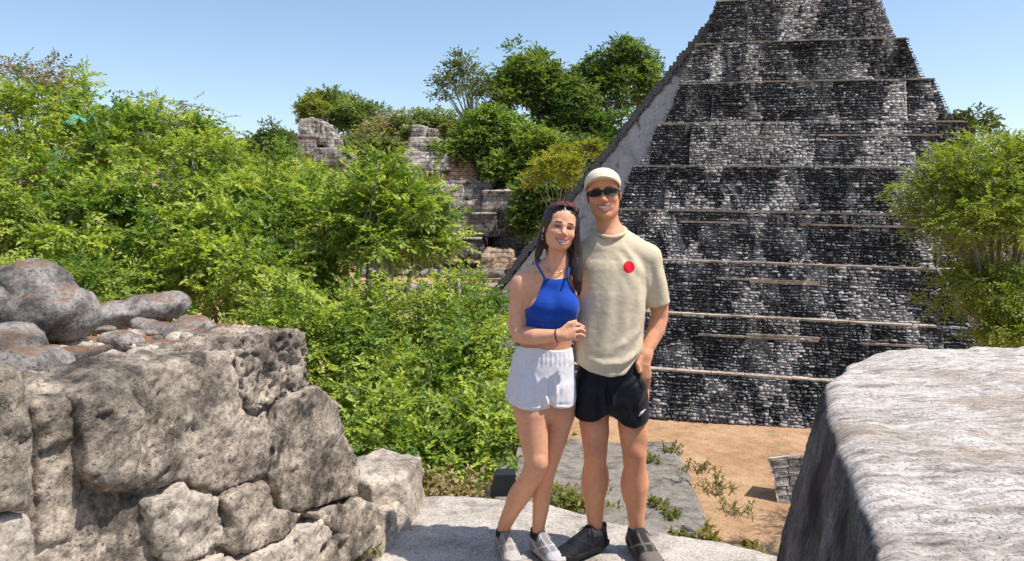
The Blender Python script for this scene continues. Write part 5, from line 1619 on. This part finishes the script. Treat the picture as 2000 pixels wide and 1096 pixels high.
# ================================================================== the woman
WY = 3.58
def wp(px, py, dy=0.0): return at(px, py, WY + dy)
def build_woman():
    foot = on_z(1020, 1080, 0)
    t = thing('person', (float(foot[0]), float(foot[1]), 0), 'person with long dark hair, blue halter crop top, white shorts and grey running shoes', 'person')
    off = tuple(-np.array(t.location))
    HO = wp(1094, 446, -.01); HA = frame(R(9), R(4), R(-10)); HS = .955
    G = Grid((-.12, 3.28, .0), (.42, 3.86, 1.75), .0060, fine=[(0, HO[0] - .09, HO[0] + .10, .0029), (1, HO[1] - .13, HO[1] + .11, .0029), (2, HO[2] - .13, HO[2] + .03, .0029), (0, .20, .36, .0035), (2, 1.00, 1.13, .0035)])
    add_head(G, HO, HA, HS, True)
    G.add(p_loft([HO + HA @ np.array([0, -.02, -.055]), wp(1089, 505, .01), wp(1085, 530, .02)], [.044, .044, .054], [.048, .047, .050], (1, 0, 0)), .02)
    G.add(p_chain([wp(1074, 516, .03), wp(1028, 544, .02)], [.036, .040]), .04)
    G.add(p_chain([wp(1098, 518, .03), wp(1120, 546, .07)], [.036, .036]), .04)
    # collar bones
    G.add(p_chain([wp(1080, 536, -.035), wp(1052, 535, -.03), wp(1026, 540, -.005)], [.008, .008, .010]), .02)
    G.add(p_loft([wp(1058, 790, .02), wp(1057, 735, .02), wp(1064, 680, .0), wp(1074, 645, .0), wp(1077, 600, .0), wp(1078, 562, .01), wp(1083, 532, .02)], [.125, .148, .122, .116, .124, .118, .055], [.092, .104, .082, .084, .092, .076, .05], (1, .08, 0)), .03)
    for bx in (1058, 1104):
        G.add(p_ell(wp(bx, 600, -.062), (.052, .045, .050)), .04)
    # legs
    G.add(p_chain([wp(1086, 745, .04), wp(1093, 790, .05), wp(1093, 808, .055)], [.085, .078, .074]), .03)
    G.add(p_chain([wp(1093, 808, .055), wp(1083, 858, .055), wp(1073, 897, .05), wp(1065, 930, .055), wp(1059, 960, .065), wp(1056, 995, .075), wp(1052, 1025, .09), wp(1051, 1050, .09)], [.074, .060, .050, .045, .047, .040, .032, .031]), .006)
    G.add(p_chain([wp(1032, 745, .01), wp(1038, 790, -.02), wp(1038, 806, -.03)], [.088, .085, .083]), .03)
    G.add(p_chain([wp(1038, 806, -.03), wp(1043, 860, -.05), wp(1048, 903, -.065), wp(1037, 932, -.04), wp(1019, 962, .02), wp(1000, 995, .07), wp(986, 1024, .10), wp(983, 1045, .11)], [.083, .067, .055, .051, .052, .042, .034, .034]), .006)
    G.add(p_ell(wp(1051, 906, -.105), (.026, .018, .030)), .03)
    G.add(p_ell(wp(1016, 958, .06), (.042, .035, .085), np.array(Euler((0, .55, 0)).to_matrix())), .03)
    # right arm across the waist
    G.add(p_chain([wp(1020, 555, .01), wp(1013, 598, .0), wp(1009, 640, -.02), wp(1016, 654, -.04), wp(1046, 658, -.105), wp(1090, 655, -.15), wp(1096, 654, -.15)], [.050, .0455, .040, .039, .038, .026, .025]), .022)
    G.add(p_ell(wp(1020, 560, .0), (.048, .052, .062)), .03)
    G.add(p_loft([wp(1092, 655, -.15), wp(1104, 653, -.152), wp(1119, 650, -.142)], [.027, .034, .036], [.017, .016, .014], (0, .1, 1)), .012)
    kn = [(1117, 637, -.144), (1121, 645, -.146), (1121, 654, -.145), (1117, 662, -.140)]
    md = [(1130, 634, -.135), (1135, 643, -.137), (1134, 653, -.136), (1127, 663, -.131)]
    tp = [(1140, 639, -.112), (1142, 648, -.110), (1141, 657, -.110), (1134, 666, -.112)]
    for a, b, c, rr in zip(kn, md, tp, (.0092, .0094, .009, .008)):
        G.add(p_chain([wp(*a), wp(*b), wp(*c)], [rr, rr * .95, rr * .82]), .004)
    G.add(p_chain([wp(1099, 645, -.155), wp(1111, 632, -.15), wp(1124, 628, -.135)], [.0125, .0105, .0085]), .008)
    # left arm round the back of the other person
    G.add(p_chain([wp(1120, 556, .09), wp(1136, 610, .18), wp(1160, 655, .24), wp(1215, 665, .26)], [.044, .042, .037, .028]), .02)
    G.add(p_loft([wp(1215, 665, .26), wp(1238, 664, .25)], [.032, .034], [.014, .012], (0, 0, 1)), .012)
    for q in range(4):
        G.add(p_chain([wp(1237, 656 + q * 6, .25), wp(1250, 656 + q * 6, .235), wp(1257, 657 + q * 6, .21)], [.0085, .008, .007]), .004)
    G.add(p_chain([wp(1222, 654, .25), wp(1234, 646, .235), wp(1242, 644, .22)], [.011, .0095, .008]), .006)
    # navel
    G.sub(p_ell(wp(1096, 684, -.088), (.005, .012, .007)), .006)
    def cols(V, N):
        C = skin_cols(V, SK_W, 9)
        px, py = proj(V)
        kn_ = np.exp(-((px - 1050) / 16) ** 2 - ((py - 908) / 16) ** 2)
        C = C * (1 - .35 * kn_[:, None]) + np.array([.55, .23, .16]) * .35 * kn_[:, None]
        face_paint(C, V, N, HO, HA, HS, True, (.06, .035, .025), (.52, .17, .16))
        return C
    body = sdf_mesh('body', G, M['skin'], t, off, cols, 1)
    add_teeth(body, (0, 0, 0), HO, HA, HS, True)
    # ---- crop top
    G = Grid((.0, 3.38, 1.0), (.40, 3.76, 1.42), .004)
    tl = p_loft([wp(1070, 665, .0), wp(1074, 640, .0), wp(1077, 600, .0), wp(1078, 562, .01), wp(1083, 532, .02)], [.124, .124, .131, .124, .062], [.091, .092, .099, .084, .058], (1, .08, 0))
    G.add(tl, 0)
    for bx in (1058, 1104):
        G.add(p_ell(wp(bx, 600, -.062), (.058, .052, .056)), .05)
    shell(G, .008)
    poly = np.array([at(px, py, WY - .09)[[0, 2]] for px, py in [(1063, 545), (1085, 547), (1109, 545), (1118, 562), (1128, 580), (1150, 600), (1150, 652), (1100, 644), (1060, 644), (1000, 640), (1000, 612), (1027, 606), (1040, 595), (1050, 578), (1057, 562)]])
    G.cut(lambda X, Y, Z: np.where(Y < WY + .02, p_poly2(poly, X, Z) + 0 * Y, np.maximum(Z - poly[10, 1], p_poly2(poly, X, Z) + 0 * Y)))
    FT = [([(1035, 612), (1060, 622), (1090, 624), (1128, 618)], 5, .004), ([(1030, 632), (1075, 634), (1130, 628)], 3, .004), ([(1082, 560), (1084, 590), (1082, 610)], 8, -.003)]
    blue = np.array([.006, .052, .33])
    top = sdf_mesh('crop_top', G, M['cloth'], t, off, lambda V, N: np.tile(blue, (len(V), 1)), 1, lambda V, N: folds(V, N, FT) + .001 * noise(V, 25, 5, 2))
    for pts in ([(1065, 547, -.087), (1060, 536, -.078), (1053, 524, -.055), (1047, 514, -.015), (1056, 508, .04)], [(1107, 547, -.082), (1110, 536, -.066), (1112, 524, -.04), (1112, 514, -.002), (1105, 508, .04)]):
        mb = MB(); mb.tube([wp(*q) for q in pts], .0052, 8, tuple(blue)); mb.build('strap', M['cloth'], top, smooth=True)
    # ---- shorts
    G = Grid((-.08, 3.36, .68), (.36, 3.82, 1.08), .0046)
    G.add(p_loft([wp(1063, 672, .0), wp(1062, 700, .01), wp(1058, 745, .02), wp(1057, 772, .02)], [.131, .147, .166, .168], [.091, .104, .120, .122], (1, .06, 0)), 0)
    G.add(p_loft([wp(1034, 750, .01), wp(1031, 775, .0), wp(1028, 825, -.005)], [.094, .102, .108], [.118, .118, .118], (1, 0, 0)), .02)
    G.add(p_loft([wp(1090, 750, .035), wp(1094, 775, .035), wp(1096, 825, .035)], [.072, .068, .064], [.112, .108, .104], (1, 0, 0)), .02)
    G.sub(p_loft([wp(1075, 788, -.03), wp(1076, 840, -.03)], [.004, .018], [.15, .15], (1, 0, 0)), .02)
    shell(G, .008)
    hemw = zline([(960, 786), (985, 789), (1020, 799), (1050, 803), (1072, 800), (1078, 797), (1095, 802), (1125, 802)], WY - .1)
    wst = zline([(990, 672), (1010, 673), (1045, 678), (1080, 685), (1130, 686)], WY - .09)
    G.cut(lambda X, Y, Z: np.maximum(hemw(X.ravel()).reshape(X.shape) - Z + 0 * Y, Z - wst(X.ravel()).reshape(X.shape) - .0 * Y))
    FW = [([(1076, 735), (1077, 770), (1076, 800)], 5, -.022), ([(1060, 770), (1070, 785), (1074, 796)], 4, .006), ([(1090, 758), (1082, 775), (1078, 790)], 4, .006)]
    for k, x in enumerate(range(1016, 1116, 9)):
        FW.append(([(x, 686 + k * .6), (x - 2 + (k % 3), 700 + (k % 2) * 8), (x - 3, 716)], 2.6, .0028))
    for x, a in ((1000, .004), (1018, .003), (1040, .004), (1056, .003), (1098, .004), (1110, .003)):
        FW.append(([(x + 4, 735), (x, 765), (x - 3, 798)], 5, a))
    FW.append(([(990, 787), (1030, 796), (1070, 798)], 2.5, .004)); FW.append(([(1080, 794), (1116, 796)], 2.5, .004))
    so = sdf_mesh('shorts', G, M['cloth'], t, off, lambda V, N: np.tile(np.array([.74, .71, .73]), (len(V), 1)), 2, lambda V, N: folds(V, N, FW) + .0022 * noise(V, 22, 5, 2))
    # ---- hair
    w = lambda P: HO + (np.asarray(P, float) * HS) @ HA.T
    G = Grid((.04, 3.36, 1.22), (.42, 3.80, 1.78), .004)
    G.add(p_ell(w((0, -.020, .036)), np.array((.088, .106, .100)) * HS, HA), 0)
    G.add(p_ell(w((0, -.045, -.02)), np.array((.080, .080, .10)) * HS, HA), .03)
    G.sub(p_ell(w((.006, .105, -.046)), np.array((.050, .105, .108)) * HS, HA), .018)
    G.sub(p_ell(w((.0, .10, -.075)), np.array((.061, .10, .085)) * HS, HA), .012)
    G.add(p_chain([w((-.066, .020, .04)), wp(1062, 446, .025), wp(1058, 474, .03), wp(1051, 496, .03), wp(1047, 510, .03)], [.018, .016, .020, .017, .008]), .02)
    G.add(p_chain([w((.066, .020, .045)), w((.080, .005, -.01)), wp(1127, 488, -.01), wp(1126, 520, -.03), wp(1128, 548, -.04), wp(1131, 575, -.035)], [.018, .017, .023, .027, .023, .008]), .02)
    G.add(p_chain([wp(1095, 470, .07), wp(1092, 510, .09), wp(1092, 545, .10)], [.070, .066, .04]), .03)
    G.add(p_chain([wp(1110, 500, .03), wp(1116, 530, .015)], [.022, .018]), .02)
    def hd(V, N):
        L = head_local(V, HO, HA, HS)
        ang = np.arctan2(L[:, 0] + .004, L[:, 1] + .02)
        str_ = noise(np.stack([ang * 9, V[:, 2] * 3.0, np.zeros(len(V))], 1), 1.6, 3, 3)
        s2 = noise(V * np.array([1, 1, .10]), 70, 6, 2)
        part = -.004 * np.exp(-((L[:, 0] - .008) / .006) ** 2) * (L[:, 2] > .06)
        fr = 1 - .75 * smooth01(.02, .06, L[:, 1])
        return (.006 * str_ + .0035 * s2) * fr + part * .5
    def hc(V, N):
        L = head_local(V, HO, HA, HS)
        C = np.tile(np.array([.030, .016, .011]), (len(V), 1))
        tip = smooth01(-.06, -.15, L[:, 2]) * (L[:, 0] < .02)
        C = C * (1 - tip[:, None]) + np.array([.10, .035, .022]) * tip[:, None]
        return C * (1 + .5 * noise(V * np.array([1, 1, .1]), 60, 8, 2))[:, None]
    sdf_mesh('hair', G, M['hair'], t, off, hc, 1, hd)
    # loose strands along the outline
    mb = MB(); r = random.Random(3)
    for k in range(26):
        lft = k % 2 == 0
        s0 = w((r.uniform(-.07, -.05) if lft else r.uniform(.05, .075), r.uniform(-.02, .03), r.uniform(.03, .07)))
        e = wp((1046 if lft else 1128) + r.uniform(-5, 5), (508 if lft else 565) + r.uniform(-14, 10), (.03 if lft else -.045) + r.uniform(-.02, .02))
        m1 = (s0 * .6 + e * .4) + np.array([(-.022 if lft else .018) + r.uniform(-.008, .008), r.uniform(-.015, .01), 0])
        tt = np.linspace(0, 1, 8)[:, None]
        mb.tube((1 - tt) ** 2 * s0 + 2 * tt * (1 - tt) * m1 + tt ** 2 * e, np.linspace(.0022, .0008, 8), 4, (.04, .02, .014), cap=False)
    st = mb.build('loose_hair_strands', M['hair'], t, smooth=True); st.location = off; st['kind'] = 'stuff'
    # sunglasses pushed up on the hair
    M['pink_lens'] = plain('pinkish_lens', (.13, .03, .03), .3, .4)
    M['tort'] = plain('tortoise_frame', (.10, .045, .035), .25, .5, var=.4)
    ca, sa = math.cos(R(52)), math.sin(R(52))
    def place(P):
        P = np.asarray(P, float)
        f, z = P[:, 1] - .09, P[:, 2]
        Q = np.stack([P[:, 0] * .92, .058 + f * ca - z * sa * 1.0, .112 + f * sa * .75 + z * ca], 1)
        return w(Q)
    glasses_fn(t, off, M['pink_lens'], M['tort'], place, .026, .015, .030)
    # earrings, necklace, bracelet
    gold = plain('gold_metal', (.6, .45, .2), .3, .5, metallic=1.0)
    silver = plain('silver_metal', (.6, .6, .55), .3, .5, metallic=1.0)
    for q in (-1, 1):
        mb = MB(); c = w((q * .078, -.006, -.047))
        mb.tube([c + np.array([.009 * math.sin(a) * .5, .006 * math.sin(a), -.011 + .012 * math.cos(a)]) for a in np.linspace(0, 2 * math.pi, 13)], .0026, 6)
        o = mb.build('earring', silver, t, smooth=True); o.location = off
    mb = MB(); mb.tube([wp(1068, 518, -.015), wp(1072, 528, -.040), wp(1083, 535, -.056), wp(1096, 531, -.045), wp(1102, 520, -.02)], .0018, 6)
    o = mb.build('necklace', gold, t, smooth=True); o.location = off
    mb = MB(); c = wp(1088, 655, -.149); rg = []
    ax_ = wp(1096, 654, -.15) - wp(1060, 657, -.12); ax_ /= np.linalg.norm(ax_)
    e1 = np.cross(ax_, [0, 1, 0]); e1 /= np.linalg.norm(e1); e2 = np.cross(ax_, e1)
    mb.tube([c + .0285 * (math.cos(a) * e1 + math.sin(a) * e2) for a in np.linspace(0, 2 * math.pi, 21)], .0028, 6)
    o = mb.build('bracelet', plain('dark_cord', (.02, .015, .025), .7), t, smooth=True); o.location = off
    # ---- socks and shoes
    shoe(t, off, wp(983, 1045, .11), R(16), (.27, .24, .215), (.46, .43, .40), (.45, .42, .39), 'beige grey running shoe of the bent leg', .27, (.42, .39, .36), 5, .97)
    shoe(t, off, wp(1051, 1050, .09), R(28), (.24, .23, .235), (.46, .44, .44), (.45, .43, .43), 'silver grey running shoe of the straight leg', .27, (.46, .45, .465), 6, .97)
    for ank in ((983, 1042, .11), (1051, 1046, .09)):
        G = Grid(wp(*ank) - .09, wp(*ank) + .09, .004)
        c = wp(*ank)
        G.add(p_cone(c + np.array([0, 0, .028]), c - np.array([0, 0, .035]), .0375, .030), 0)
        G.cut(lambda X, Y, Z: Z - (c[2] + .024) + 0 * X * Y)
        sdf_mesh('sock', G, M['cloth'], t, off, lambda V, N: np.tile([.012, .012, .014], (len(V), 1)), 1)
build_woman()
